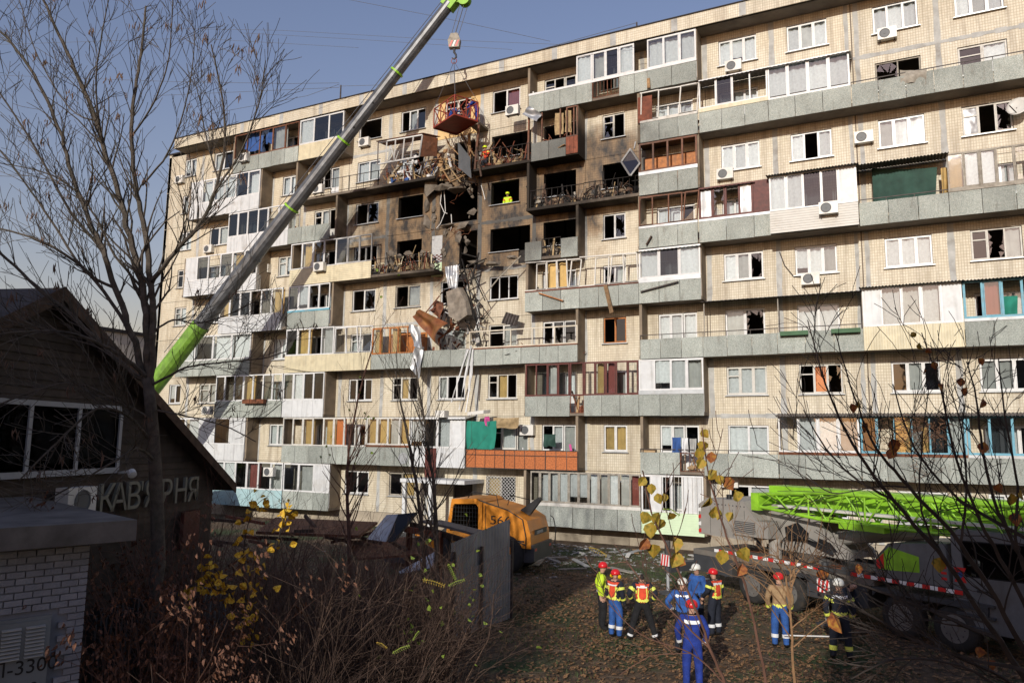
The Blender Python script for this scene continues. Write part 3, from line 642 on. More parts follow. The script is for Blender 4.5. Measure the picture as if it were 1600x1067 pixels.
# entrance canopy on white posts
mb = MB().box(-24.3,-20.2,-2.2,-.02,2.75,2.95).box(-24.2,-24.0,-2.1,-1.9,0,2.74).box(-22.5,-22.3,-2.1,-1.9,0,2.74); mb.build('entrance_canopy', 'siding_white', BL)
# dark curved plates: dark red strip on the white boxed balcony, round vent on its neighbour
MB().box(UX(665,5,-1.13), UX(682,5,-1.13), -1.15, -1.11, fz(2)-.6, fz(2)+1.02).build('red_panel', 'wood_red', BL)
P = onY(630, 716, -1.12); MB().lathe((P.x,-1.11,P.z),(0,-1,0),[(0,.33),(.03,.33),(.03,.24),(.01,.24)],18).build('round_vent', 'flashing', BL)
# ================================================================ wreckage, fittings and things on the facade
def ragged(mb, c, r, rnd, sx=1, sy=.5, sz=1, mi=0):
    
    n = 9; k0 = rnd.random()*50; bmx = bmesh.new()
    for i in range(14):
        d = Vector((rnd.gauss(0,1),rnd.gauss(0,1),rnd.gauss(0,1))).normalized()*rnd.uniform(.6,1.25); bmx.verts.new(Vector(c)+Vector((d.x*r*sx,d.y*r*sy,d.z*r*sz)))
    h = bmesh.ops.convex_hull(bmx, input=bmx.verts); bmesh.ops.delete(bmx, geom=[v for v in bmx.verts if not v.link_faces], context='VERTS')
    bmx.verts.index_update(); mb.add([v.co.copy() for v in bmx.verts],[tuple(v.index for v in f.verts) for f in bmx.faces],mi); bmx.free(); return mb
def px_quad(pts, Ys):
    return [onY(u, v, y) for (u, v), y in zip(pts, Ys if hasattr(Ys, '__len__') else [Ys]*len(pts))]
def thick(pts, off, name, mat, lab, cat, grp=None):
    return tag(MB().prism(pts, off).build(name, mat), lab, cat, grp)
# knocked-out balcony glazing leaning over the debris
Q = px_quad([(590,257),(655,245),(660,211),(591,223)], [-1.25,-1.25,-1.6,-1.6])
t = empty('fallen_glazing', Q[0], 0, 'white five-pane balcony glazing torn loose and tilted outward, full of debris', 'window frame')
mb = MB(); L = lambda a, b_, k: a + (b_ - a)*k; o0 = Q[0]
for k in range(6): mb.bar(L(Q[0],Q[1],k/5)-o0, L(Q[3],Q[2],k/5)-o0, .07)
mb.bar(Q[0]-o0,Q[1]-o0,.08); mb.bar(Q[3]-o0,Q[2]-o0,.08); mb.build('frame', 'upvc', t)
MB().prism([Q[1]-o0, Q[2]-o0, Q[2]+Vector((.75,.5,-.15))-o0, Q[1]+Vector((.85,.6,.1))-o0], (.0,.04,.02)).build('side_boards', 'wood_brown', t)
MB().prism([Q[3]-o0+Vector((-.1,-.1,.05)), Q[2]-o0+Vector((.1,-.1,.05)), Q[2]+Vector((.7,.9,.1))-o0, Q[3]+Vector((0,.9,.1))-o0], (0,0,.03)).build('roof_sheet', 'rust', t)
mb = MB().bar(L(Q[0],Q[1],.42)-o0, L(Q[3],Q[2],.3)-o0+Vector((0,0,-.3)), .05); mb.build('loose_sash', 'upvc', t)
# broken slab edges round the blown-out bay
rb = random.Random(5)
for u, v, y, r, sx, sy, sz in ((672,290,-.35,.5,1.1,.9,1.5),(690,292,-.5,.4,2.0,1.2,.5),(715,297,-.5,.35,2.2,1.2,.5),(668,318,-.1,.35,.9,.6,1.8),(668,345,-.1,.32,.8,.6,1.6),(737,330,-.12,.3,1.2,.6,.8),(722,352,-.3,.34,1.4,.8,1.1),
        (718,372,-.4,.32,1.0,.7,1.7),(660,400,-.55,.38,1.5,.8,.9),(700,352,-.2,.26,2.4,.8,.5),(745,410,-.5,.3,2.0,.9,.6),(770,412,-.5,.25,2.2,.9,.6),(800,402,-.7,.25,1.6,.9,.5),(640,398,-.6,.3,1.4,.8,.9),(625,400,-.6,.25,1.2,.8,1),(610,396,-.6,.25,1.2,.8,1)):
    P = onY(u, v, y); tag(ragged(MB(), P, r, rb, sx, sy, sz).build('concrete_lump', 'broken_concrete'), 'jagged lump of broken concrete hanging at the blown-out bay', 'rubble', 'concrete lumps around the collapse')
for k in range(34):
    u_, v_ = rb.choice(((677,rb.uniform(284,360)),(736,rb.uniform(290,356)),(rb.uniform(675,740),288),(rb.uniform(675,740),357),(694,rb.uniform(365,415)),(727,rb.uniform(365,425)))); P = onY(u_+rb.uniform(-3,3), v_, -.03)
    tag(ragged(MB(), P, rb.uniform(.1,.22), rb, 1, .8, 1.3).build('concrete_lump', 'broken_concrete'), 'jagged lump of broken concrete hanging at the blown-out bay', 'rubble', 'concrete lumps around the collapse')
for k in range(22):
    P = onY(rb.uniform(672,742), rb.choice((290,296,357,362,420,428)), -.3); pts = [P]
    for s in range(4): P = P+Vector((rb.uniform(-.3,.3),rb.uniform(-.25,.1),rb.uniform(-.35,.12))); pts.append(P)
    tag(MB().tube(pts,.013,4).build('bent_rebar','rust'),'bent reinforcing bar curling out of the broken slabs','rebar','bent bars around the collapse')
# concrete wall slab hanging below the collapse
Q = px_quad([(697,456),(716,449),(727,470),(730,492),(716,502),(701,494)], [-1.0,-1.1,-1.2,-1.3,-1.3,-1.15])
thick(Q, (.1,.35,.05), 'hanging_slab', 'broken_concrete', 'rough slab of torn concrete hanging above the bent rusty sheets', 'rubble')
# crumpled metal sheets
def crumple(pts, Ys, name, mat, lab, seed, amp=.16, cat='metal sheet', rib=0):
    Q = px_quad(pts, Ys); rr = random.Random(seed); k = rr.random()*9; nrm = (Q[1]-Q[0]).cross(Q[3]-Q[0]).normalized()
    def f(a, b_, o=0):
        p = (Q[0]*(1-a)+Q[1]*a)*(1-b_) + (Q[3]*(1-a)+Q[2]*a)*b_
        return p + nrm*(amp*mnoise.noise(Vector((a*2.2+k, b_*2.2, 1))) + amp*.7*abs(math.sin(b_*3.1+a*2+k)) + (.03*math.sin(a*rib) if rib else 0) + o)
    mb = MB(); mb.sheet(lambda a, b_: f(a, b_), 24 if rib else 9, 9); mb.sheet(lambda a, b_: f(1-a, b_, .012), 24 if rib else 9, 9)
    return tag(mb.build(name, mat, None, not rib), lab, cat)
crumple([(648,496),(681,536),(700,505),(658,484)], [-1.2,-1.9,-1.9,-1.3], 'rusty_sheet', 'sheet_rust', 'large bent rusty metal sheet wedged on the balcony of cream rails', 1, .3)
crumple([(681,536),(692,522),(715,502),(700,506)], [-1.7,-1.5,-1.1,-1.6], 'rusty_sheet', 'sheet_rust', 'smaller folded rusty sheet rising beside the hanging slab', 2, .25)
crumple([(673,486),(690,500),(694,474),(684,470)], [-.8,-1.0,-.9,-.7], 'rusty_sheet', 'rust', 'dull brown sheet bent upright beneath the hanging slab', 3, .2)
crumple([(637,506),(654,510),(660,545),(646,541)], [-1.35,-1.35,-1.4,-1.4], 'galvanised_strip', 'sheet_grey', 'crinkled galvanised strip drooping over the balcony front, upper length', 4, .14)
crumple([(647,540),(661,542),(654,592),(641,575)], [-1.32,-1.32,-1.3,-1.3], 'galvanised_strip', 'sheet_grey', 'crinkled galvanised strip drooping over the balcony front, lower length', 5, .14)
crumple([(694,416),(718,413),(713,452),(700,450)], [-.9,-1.0,-1.1,-1.0], 'corrugated_sheet', 'sheet_grey', 'grey corrugated sheet hanging under the doorway with no floor', 6, .1, 'metal sheet', 40)
crumple([(715,221),(734,246),(736,279),(716,262)], [-1.2,-1.5,-1.5,-1.2], 'dark_sheet', 'ac_fan', 'dark grey sheet hanging upright below the red basket', 7, .04)
crumple([(826,165),(846,178),(838,190),(815,178)], [-1.3]*4, 'bent_cladding', 'sheet_grey', 'twisted light panel on the edge of the top balcony', 8, .1)
crumple([(790,487),(812,493),(806,509),(783,505)], [-.8,-.8,-1.0,-1.0], 'slatted_grate', 'rail', 'dark slatted grate lying across the cream balcony rails', 9, .04, 'grate', 60)
# charred and broken timbers, poles, cables around the hole
def stick(p, q, w, mat, lab, cat, grp=None, name='plank', h=None):
    return tag(MB().bar(p, q, w, h or w*.45).build(name, mat), lab, cat, grp)
for u0, v0, y0, u1, v1, y1, w_, mm in ((722,405,-.9,752,538,-1.0,.09,'char'),(716,412,-1.0,742,500,-1.1,.07,'char'),(735,420,-.8,758,470,-.9,.08,'char'),(728,430,-.9,700,420,-.6,.1,'char'),(735,455,-.7,762,490,-.9,.06,'char'),(740,540,-1.0,756,490,-.6,.06,'char'),
        (748,395,-.7,735,445,-.9,.1,'char'),(728,440,-.8,752,430,-.7,.12,'char'),(715,470,-.6,735,520,-.9,.08,'char'),(735,492,-.9,757,493,-.8,.07,'char'),(722,396,-.8,745,402,-.9,.12,'char'),(730,416,-.9,760,404,-.8,.1,'char'),
        (690,475,-.8,670,486,-1.2,.1,'plank_red'),(664,490,-1.3,687,462,-1.0,.1,'plank_red'),(726,215,-.9,744,290,-.8,.09,'plank_dark'),(733,205,-.6,735,280,-1.0,.16,'plank'),(718,205,-.5,742,245,-1.0,.1,'plank'),(700,225,-.6,718,243,-.9,.08,'plank'),(738,232,-.9,722,262,-.9,.07,'plank_red'),
        (744,230,-1.1,752,276,-1.2,.1,'plank_dark'),(765,232,-1.0,782,250,-1.0,.07,'rust'),(782,218,-1.0,770,236,-1.0,.07,'rust'),(683,238,-.5,690,255,-.8,.2,'plank'),(690,262,-.9,704,285,-1.2,.09,'plank'),(676,262,-.8,690,240,-.9,.08,'plank_red'),(700,258,-.9,720,285,-1.1,.1,'insulation'),(706,284,-1.1,730,272,-1.0,.08,'plank'),
        (684,270,-1.0,706,262,-1.0,.1,'insulation'),(722,282,-1.0,742,286,-1.1,.08,'char'),(700,240,-.4,706,268,-.6,.12,'cloth_white')):
    stick(onY(u0,v0,y0), onY(u1,v1,y1), w_, mm, 'broken timber jutting from the collapsed balconies', 'plank', 'broken timbers around the collapse', 'broken_timber')
tag(MB().tube([onY(740,482,-1.2), onY(778,436,-1.15), onY(814,400,-1.1)], .035, 6).build('steel_pole', 'wood_grey'), 'thin grey pole leaning up to the broken balcony edge', 'pole')
stick(onY(842,458,-1.18), onY(880,470,-1.2), .12, 'wood_orange', 'orange plank lying across the front of concrete balcony panels', 'plank')
stick(onY(946,446,-1.2), onY(956,489,-1.25), .2, 'plank', 'splintered light plank hanging down over the balcony front', 'plank')
stick(onY(1001,456,-1.2), onY(1060,440,-1.22), .12, 'rail', 'black strip lying slanted across balcony panels under clear glazing', 'strip')
stick(onY(1010,383,-1.2), onY(1018,369,-1.2), .14, 'plank_dark', 'dark stub of timber sticking out under the wrecked brown balcony', 'plank')
stick(onY(1013,123,-1.18), onY(1014,138,-1.2), .16, 'plank', 'tan strip of cladding hanging from the gap in top balcony glazing', 'plank')
for k, pts in enumerate(([(694,298),(696,330),(688,350),(682,357)],[(690,300),(688,318),(694,332),(699,334)],[(752,290),(755,300),(758,312)],[(705,335),(706,352),(704,360)])):
    tag(MB().tube([onY(u,v,-.1) for u, v in pts], .022, 5).build('hanging_cable', 'white_pipe'), 'pale cable dangling inside the blown-out opening', 'cable', 'cables in the opening')
for k, pts in enumerate(([(735,540),(728,580),(716,640)],[(738,545),(736,590),(727,650)],[(730,545),(712,600),(704,640)],[(737,560),(741,600),(733,628)])):
    crumple([(pts[0][0]-1,pts[0][1]),(pts[0][0]+1.5,pts[0][1]),(pts[2][0]+1,pts[2][1]-6*k),(pts[2][0]-1,pts[2][1]-6*k)], [-1.25,-1.25,-1.35,-1.35], 'white_strip', 'cloth_white', 'torn white strip hanging below the rusty sheets', 20+k, .15, 'strip')['group'] = 'torn white strips'
# clutter thrown over the wrecked balconies
rc = random.Random(77)
ZONE = ['below the torn white glazing','under the red basket','behind the charred upper rail','on the railing left of the white tiling','behind the blackened balcony rail','around the hanging slab','inside the cream rails','between the two scorched concrete panels','among the wrecked white frames','inside the torn white glazing']
loose = {}
for zi, (xa,xb,za,zb2,cnt,mats) in enumerate(((-27.2,-23.4,fz(8)+.16,fz(8)+1.2,80,['plank_red','plank','cloth_white','rust','plank_dark','insulation','siding_white','cloth_blue']),(-23.5,-20.9,fz(8)-.25,fz(8)+2.0,80,['plank','insulation','plank_dark','char','rust','broken_concrete','plank']),(-20.8,-14.4,fz(8)+.16,fz(8)+1.15,80,['rust','plank_red','rust','plank_red','plank','insulation']),
        (-28.8,-23.3,fz(6)+.16,fz(6)+1.1,80,['insulation','broken_concrete','rust','char','plank_red','siding_cream']),(-17.2,-11.1,fz(7)+.16,fz(7)+1.1,70,['char','plank_dark','char','wood_grey','plank_dark']),(-23.0,-20.2,fz(4)+.9,fz(6)+.1,80,['char','char','plank_dark','rust','sheet_grey','broken_concrete']),(-20.6,-14.4,fz(4)+.16,fz(4)+1.3,40,['char','rust','wood_grey','char']),(-17.2,-14.4,fz(6)+.16,fz(6)+1.0,16,['char','insulation','wood_grey']),(-17.2,-11.1,fz(5)+.16,fz(5)+1.3,18,['plank','plank_red','wood_white']),(-26.6,-24.4,fz(8)+1.2,fz(8)+2.2,18,['siding_white','cloth_white','plank']))):
    for k in range(cnt):
        y = rc.uniform(-1.0,-.25); p = Vector((rc.uniform(xa,xb),y,rc.triangular(za,zb2,za))); l_ = rc.uniform(.2,.95); q = p+Vector((rc.uniform(-.6,.6),rc.uniform(-.15,.15),rc.uniform(-.1,.8))).normalized()*l_
        if rc.random() < .7: mb = MB().bar(p,q,rc.uniform(.03,.13),rc.uniform(.015,.04))
        else: mb = ragged(MB(), p, rc.uniform(.08,.22), rc, 1.2, .7, .8)
        mm = rc.choice(mats)
        if k < cnt*.5: tag(mb.build('wreckage_piece', mm), 'splintered piece of wreckage '+ZONE[zi], 'wreckage', 'wreckage '+ZONE[zi])
        else: loose.setdefault(mm, MB()).add(mb.v, mb.f)
lm_ = list(loose); big = MB()
for i, mm in enumerate(lm_): big.add(loose[mm].v, loose[mm].f, i)
tag(big.build('wreckage_heap', lm_), 'tangle of smaller wreckage strewn over the burnt balconies', 'wreckage', kind='stuff')
# diamond-shaped sash hanging by a corner
Q = px_quad([(985,275),(1000,255),(985,233),(971,253)], [-1.35,-1.2,-1.1,-1.25]); t = empty('dangling_window', Q[0], 0, 'window sash dangling by one corner like a diamond over the burnt balcony', 'window frame')
mb = MB(); o0 = Q[0]
for e in range(4): mb.bar(Q[e]-o0, Q[(e+1) % 4]-o0, .11, .08)
mb.build('frame', 'upvc', t); MB().add([q-o0 for q in Q], [(0,1,2,3)]).build('pane', 'glass_dark', t)
tag(MB().bar(onY(991,233,-1.1), onY(993,222,-1.05), .06).build('sash_bracket', 'upvc'), 'white bracket above the dangling diamond sash', 'bracket')
# bathroom tiles left on the open wall
x0, x1 = UX(675,16.2,-.01), UX(691,16.2,-.01); tp = MB().box(x0, x1, -.03, -.012, fz(6)+.75, fz(6)+2.4).build('white_tiling', 'curtain_white', BL)
MB().box(x0, x1, -.03, -.012, fz(6)-.1, fz(6)+.74).build('green_tiling', 'siding_green', BL)
for i in range(5):
    for j in range(5):
        if (i+j) % 2 == 0: MB().box(x0+(x1-x0)*i/5, x0+(x1-x0)*(i+1)/5, -.034, -.031, fz(6)+.8+.09*j, fz(6)+.89+.09*j).build('red_tile', 'wood_red', tp)
# insulation mats standing on the burnt upper balcony
for u0, u1, v0, v1 in ((868,881,178,212),(884,893,174,208)):
    crumple([(u0,v1),(u1,v1-1),(u1,v0-1),(u0,v0)], [-.85]*4, 'insulation_mat', 'insulation', 'straw-coloured mat hung in the brown balcony frame', u0, .12, 'mat')['group'] = 'straw mats'
for x in (-16.4, -15.3, -14.5): MB().bar((x,-1.0,fz(8)+1.1),(x,-1.0,fz(8)+2.75),.07).build('post', 'wood_brown', B_[8,'M'])
MB().bar((-20.6,-1.02,fz(8)+.1),(-20.4,-1.02,fz(8)+2.78),.12).build('post', 'wood_brown', B_[8,'M']); MB().bar((-17.2,-1.02,fz(8)+.1),(-17.2,-1.02,fz(8)+2.78),.1).build('post', 'wood_brown', B_[8,'M'])
MB().box(UX(1178,16,-1.11), UX(1203,16,-1.11), -1.12, -1.06, fz(6)+1.15, fz(6)+2.7).build('red_boarding', 'wood_red', B_[6,'R'])
MB().box(-10.9, UX(1019,22,-1.1), -1.12, -1.07, fz(8)+1.05, fz(8)+2.45).build('brown_boarding', 'plank_red', B_[8,'R'])
MB().box(-10.85,-8.0,-.05,-.02,fz(7)+.2,fz(7)+2.3).build('wood_lining', 'wood_orange', B_[7,'R'])
MB().box(-26.9,-24.2,-.05,-.02,fz(4)+.2,fz(4)+2.2).build('wood_lining', 'wood_orange', B_[4,'M'])
# boarded stair landing on the top floor, scorched floor boards
# ---- air conditioners
def ac(u, v, y, lab, tilt=0.0, sc=1.0):
    P = onY(u, v, y); t = empty('air_conditioner', (P.x, y, P.z-.27*sc), 0, lab, 'air conditioner', 'outdoor air-conditioner units'); t.rotation_euler = (0, tilt, 0); t.scale = (sc, sc, sc)
    MB().box(-.4,.4,-.29,-.01,0,.55).build('casing', 'ac_body', t)
    MB().lathe((-.1,-.291,.275),(0,-1,0),[(0,.225),(.012,.225),(.016,.2),(.006,.19),(.006,.05),(.02,.045),(.02,.001)],18).build('fan_grille', 'ac_fan', t)
    MB().bar((-.3,-.28,-.03),(-.3,.0,-.03),.04).build('bracket', 'rail', t); MB().bar((.3,-.28,-.03),(.3,.0,-.03),.04).build('bracket', 'rail', t)
for a in ((572,224,0,'air conditioner under the glassless top-floor window beside the boom'),(284,282,0,'air conditioner on the tiled wall at the far roof corner'),(384,248,-1.12,'air conditioner on the concrete panels below the blue wrecked top balcony'),
          (329,390,0,'air conditioner beside the open recess on the far end bays'),(417,421,0,'air conditioner with green blades in the shaded recess by the boom'),(502,418,-1.15,'air conditioner on the damaged cream siding'),
          (500,297,-1.12,'air conditioner standing on the plain railing under the boom'),(1147,106,-.01,'air conditioner below top-floor window above open white glazing'),(1386,56,0,'air conditioner below the lace-curtained top-floor window'),
          (1350,217,0,'air conditioner between panel seam and window under the long top balcony'),(1134,274,0,'air conditioner above the red wood-framed balcony'),(1267,437,0,'air conditioner with a trailing pipe above the awning with flower boxes'),
          (1295,327,-1.42,'air conditioner fixed on grey horizontal siding'),(803,175,-1.0,'battered air conditioner left on the edge beside the red curtain window'),(327,641,-1.0,'air conditioner in the shaded end bay near the cafe roof'),(424,737,-1.15,'air conditioner over the pale blue first-floor balcony'),
          (826,672,-.05,'air conditioner above the green tarpaulin balcony'),(1141,752,0,'air conditioner on first-floor wall behind the crane turret')): ac(*a)
tag(MB().tube([onY(1218,394,-.02),onY(1226,415,-.03),onY(1240,432,-.04),onY(1252,433,-.05)],.025,5).build('coolant_pipe','rail'),'dark pipe drooping to the air conditioner from the panel seam','pipe')
# satellite dish
P = onY(1588,166,-.55); t = empty('satellite_dish', (P.x, -.02, P.z), 0, 'white satellite dish beside the broken window under the long balcony', 'satellite dish')
ax = Vector((-.35,-1,.3)).normalized(); MB().lathe((.05,-.5,0), -ax, [(.10,.01),(.09,.15),(.05,.3),(0,.42),(-.01,.42),(.04,.3),(.08,.15),(.085,.01)], 20).build('reflector', 'dish', t, True)
MB().bar((0,0,-.1),(.03,-.42,-.05),.05).build('mount', 'rail', t); MB().bar((.0,-.5,-.3),(-.3,-.95,-.1),.03).build('feed_arm', 'rail', t)
# ---- laundry, tarps, flower boxes, small things on balconies
def hang(u0, u1, v0, v1, y, mat, name, lab, cat, seed=1, grp=None):
    a, b_ = onY(u0,v0,y), onY(u1,v0,y); zb = onY((u0+u1)/2, v1, y).z; rr = random.Random(seed+u0); k = rr.random()*8
    mb = MB().sheet(lambda s, t_: (a.x+(b_.x-a.x)*s*(1-.06*t_), y+.06*math.sin(s*9*max(.8,abs(b_.x-a.x))+k)*(.35+t_)+.05*math.sin(t_*5+k+s*3), a.z+(b_.z-a.z)*s-.1*abs(b_.x-a.x)*s*(1-s)+(zb-a.z)*t_*(1+.06*math.sin(s*8+k))), 16, 8)
    return tag(mb.build(name, mat, None, True), lab, cat, grp)
hang(1050,1064,683,712,-1.0,'cloth_blue','laundry','blue trousers drying on the balcony rail','laundry')
hang(1065,1075,684,710,-1.0,'cloth_white','laundry','white cloth drying next to the blue trousers','laundry')
hang(1078,1088,685,710,-1.0,'curtain_grey','laundry','grey cloth drying at the end of the washing line','laundry')
hang(729,776,657,702,-1.0,'cloth_green','green_netting','bright green netting hung across the balcony over orange boards','netting')
hang(757,765,651,665,-1.05,'cloth_pink','pink_cloth','small pink cloth caught above the green netting','cloth')
hang(849,868,678,697,-.9,'tarp_dark','dark_tarp','dark tarpaulin sagging behind the orange balcony boards','tarpaulin')
hang(770,812,652,668,-.9,'insulation','sagging_board','sagging brown sheet over the orange-boarded balcony','sheet')
hang(1362,1464,262,315,-.55,'tarp_dark','dark_green_tarp','large dark green tarpaulin screening an upper balcony','tarpaulin')
hang(1470,1480,262,312,-.8,'curtain_gold','yellow_cloth','yellow and dark cloth hung beside the green tarpaulin','cloth')
hang(1406,1448,109,126,-1.12,'wood_grey','draped_cloth','grey-green cloth thrown over the long upper balcony rail','cloth')
hang(1440,1452,667,707,-.6,'curtain_gold','yellow_curtain','yellow curtain in the vine-grown blue balcony','curtain')
hang(1562,1590,462,491,-.7,'cloth_green','green_patterned_cloth','green cloth inside the blue-framed balcony','cloth')
hang(385,412,208,232,-.75,'cloth_blue','blue_sheet','blue sheet hung in the wrecked far top balcony','sheet')
hang(416,428,203,222,-.75,'cloth_blue','blue_sheet','narrow blue sheet beside the white top-floor box','sheet')
for u0, u1 in ((1219,1263),(1299,1345)):
    a, b_ = onY(u0,523,-1.22), onY(u1,523,-1.22)
    tag(MB().box(a.x,b_.x,-1.35,-1.12,fz(4)+.78,fz(4)+.97).build('flower_box','flower_box'), 'long green flower box hooked on the awning balcony' , 'flower box', 'green flower boxes')
P = onY(1017,700,-.7); tag(MB().box(P.x-.28,P.x+.28,-.95,-.6,fz(2)+.16,fz(2)+1.15).build('carton_stack','cardboard'), 'yellowish box standing at the end of the laundry balcony', 'box')
for (u, v, rr_) in ((1010,410,.14),): tag(MB().lathe(onY(u,v,-.6),(0,-1,0),[(-.05,.05),(-.03,.2),(0,.24),(.03,.2),(.05,.05)],16).build('blue_balloon','plaster_blue',None,True),'pale blue balloon behind the glazing','balloon')
P = onY(690,640,-1.3); tag(MB().box(P.x-.3,P.x+.3,-1.5,-1.0,fz(3)-.08,fz(3)+.3).build('smashed_appliance','ac_body'), 'smashed white appliance resting on awning below torn strips','appliance')
P = onY(747,644,-1.2); tag(MB().prism([(P.x-.5,-1.5,P.z),(P.x+.5,-1.5,P.z+.1),(P.x+.6,-.9,P.z+.15),(P.x-.45,-.9,P.z+.05)],(0,0,-.18)).build('hanging_basin','ac_body'),'pale basin lodged on the ledge above green netting','basin')
a, b_ = onY(380,627,-1.3), onY(413,627,-1.3); tag(MB().box(a.x,b_.x,-1.4,-1.12,a.z-.15,a.z+.12).build('red_flower_box','rust'),'rust red box on concrete balcony near the white boxed balcony','flower box')
for x, z in ((UX(1215,12,-1),0),(UX(1346,12,-1),0),(UX(1100,12,-1),0)): MB().bar((x,-1.05,fz(4)+.95),(x,-1.05,fz(4)+2.65),.045).build('awning_post','wood_grey',B_[4,'R'])
# dead creeper over a second-floor balcony
rv = random.Random(3); mb = MB()
for k in range(140):
    u = rv.uniform(1380,1475); v = rv.gauss(668,10) if rv.random() < .7 else rv.uniform(660,745); p = onY(u,v,-1.2-rv.random()*.12); pts = [p]
    for s in range(4): p = p+Vector((rv.uniform(-.25,.25),rv.uniform(-.03,.03),rv.uniform(-.2,.12))); pts.append(p)
    mb.tube(pts,.009,3,0,False)
S('dead_creeper',(.16,.085,.05),.9,var=.4); tag(mb.build('dead_creeper','dead_creeper'),'dry brown creeper tangled over a blue-framed balcony','creeper',kind='stuff')
# ---- overhead cables
for k, pts in enumerate(([(215,44,70),(440,48,65),(700,63,60),(1000,75,55)],[(380,52,70),(560,62,65),(800,78,60)],[(0,118,60),(270,128,55),(450,131,50),(530,130,47)],[(240,150,55),(530,137,47)],[(330,178,55),(480,150,48),(530,132,47)],[(535,-2,50),(690,28,50),(860,65,50)],[(530,135,47),(640,132,46.2),(800,90,42),(995,36,38)],[(0,70,70),(300,60,70),(560,75,66)])):
    tag(MB().tube([atd(*p_) for p_ in pts], .013, 4, 0, False).build('overhead_cable','wire'), 'thin overhead cable strung across the sky above the roof', 'cable', 'overhead cables')

# ================================================================ raised crane boom and basket
S('boom_grey', (.125,.13,.138), .42, metal=.35, var=.35, nscale=2.2, streak=.45, dirt=((.07,.065,.06),.6))
S('lime', (.26,.53,.03), .45, var=.25, nscale=2.5, dirt=((.12,.2,.03),.7), streak=.2)
S('lime_worn', (.17,.33,.04), .55, var=.35, nscale=2.5, dirt=((.09,.14,.03),.7), streak=.3)
S('crane_red', (.27,.042,.022), .5, var=.25, nscale=3)
S('crane_beige', (.30,.28,.25), .5, var=.1, nscale=1.5, dirt=((.16,.14,.12),.5))
S('carrier_dark', (.05,.052,.056), .5, var=.2, nscale=2, dirt=((.12,.09,.06),.6))
S('cab_silver', (.19,.195,.2), .4, metal=.35, var=.15, nscale=2, dirt=((.11,.09,.07),.65), streak=.3)
S('deck_plate', (.15,.135,.115), .7, var=.3, nscale=2, dirt=((.2,.1,.04),.5))
S('tyre', (.025,.024,.023), .85, var=.3, nscale=5, dirt=((.1,.075,.05),.7))
S('rim', (.21,.20,.185), .45, metal=.4, var=.2, nscale=4, dirt=((.14,.1,.07),.6))
S('stripe_red', (.62,.03,.025), .4, var=.08); S('stripe_white', (.8,.8,.78), .4, var=.05)
S('black', (.012,.012,.013), .5, var=.2); S('tail_lamp', (.6,.03,.01), .3)
S('loader_yellow', (.66,.235,.02), .4, var=.16, nscale=1.5, dirt=((.28,.14,.04),.6))
BT = atd(703,6,43.2); BB = atd(262,575,45.5); bd = (BT-BB).normalized(); BB2 = BB - bd*8.6
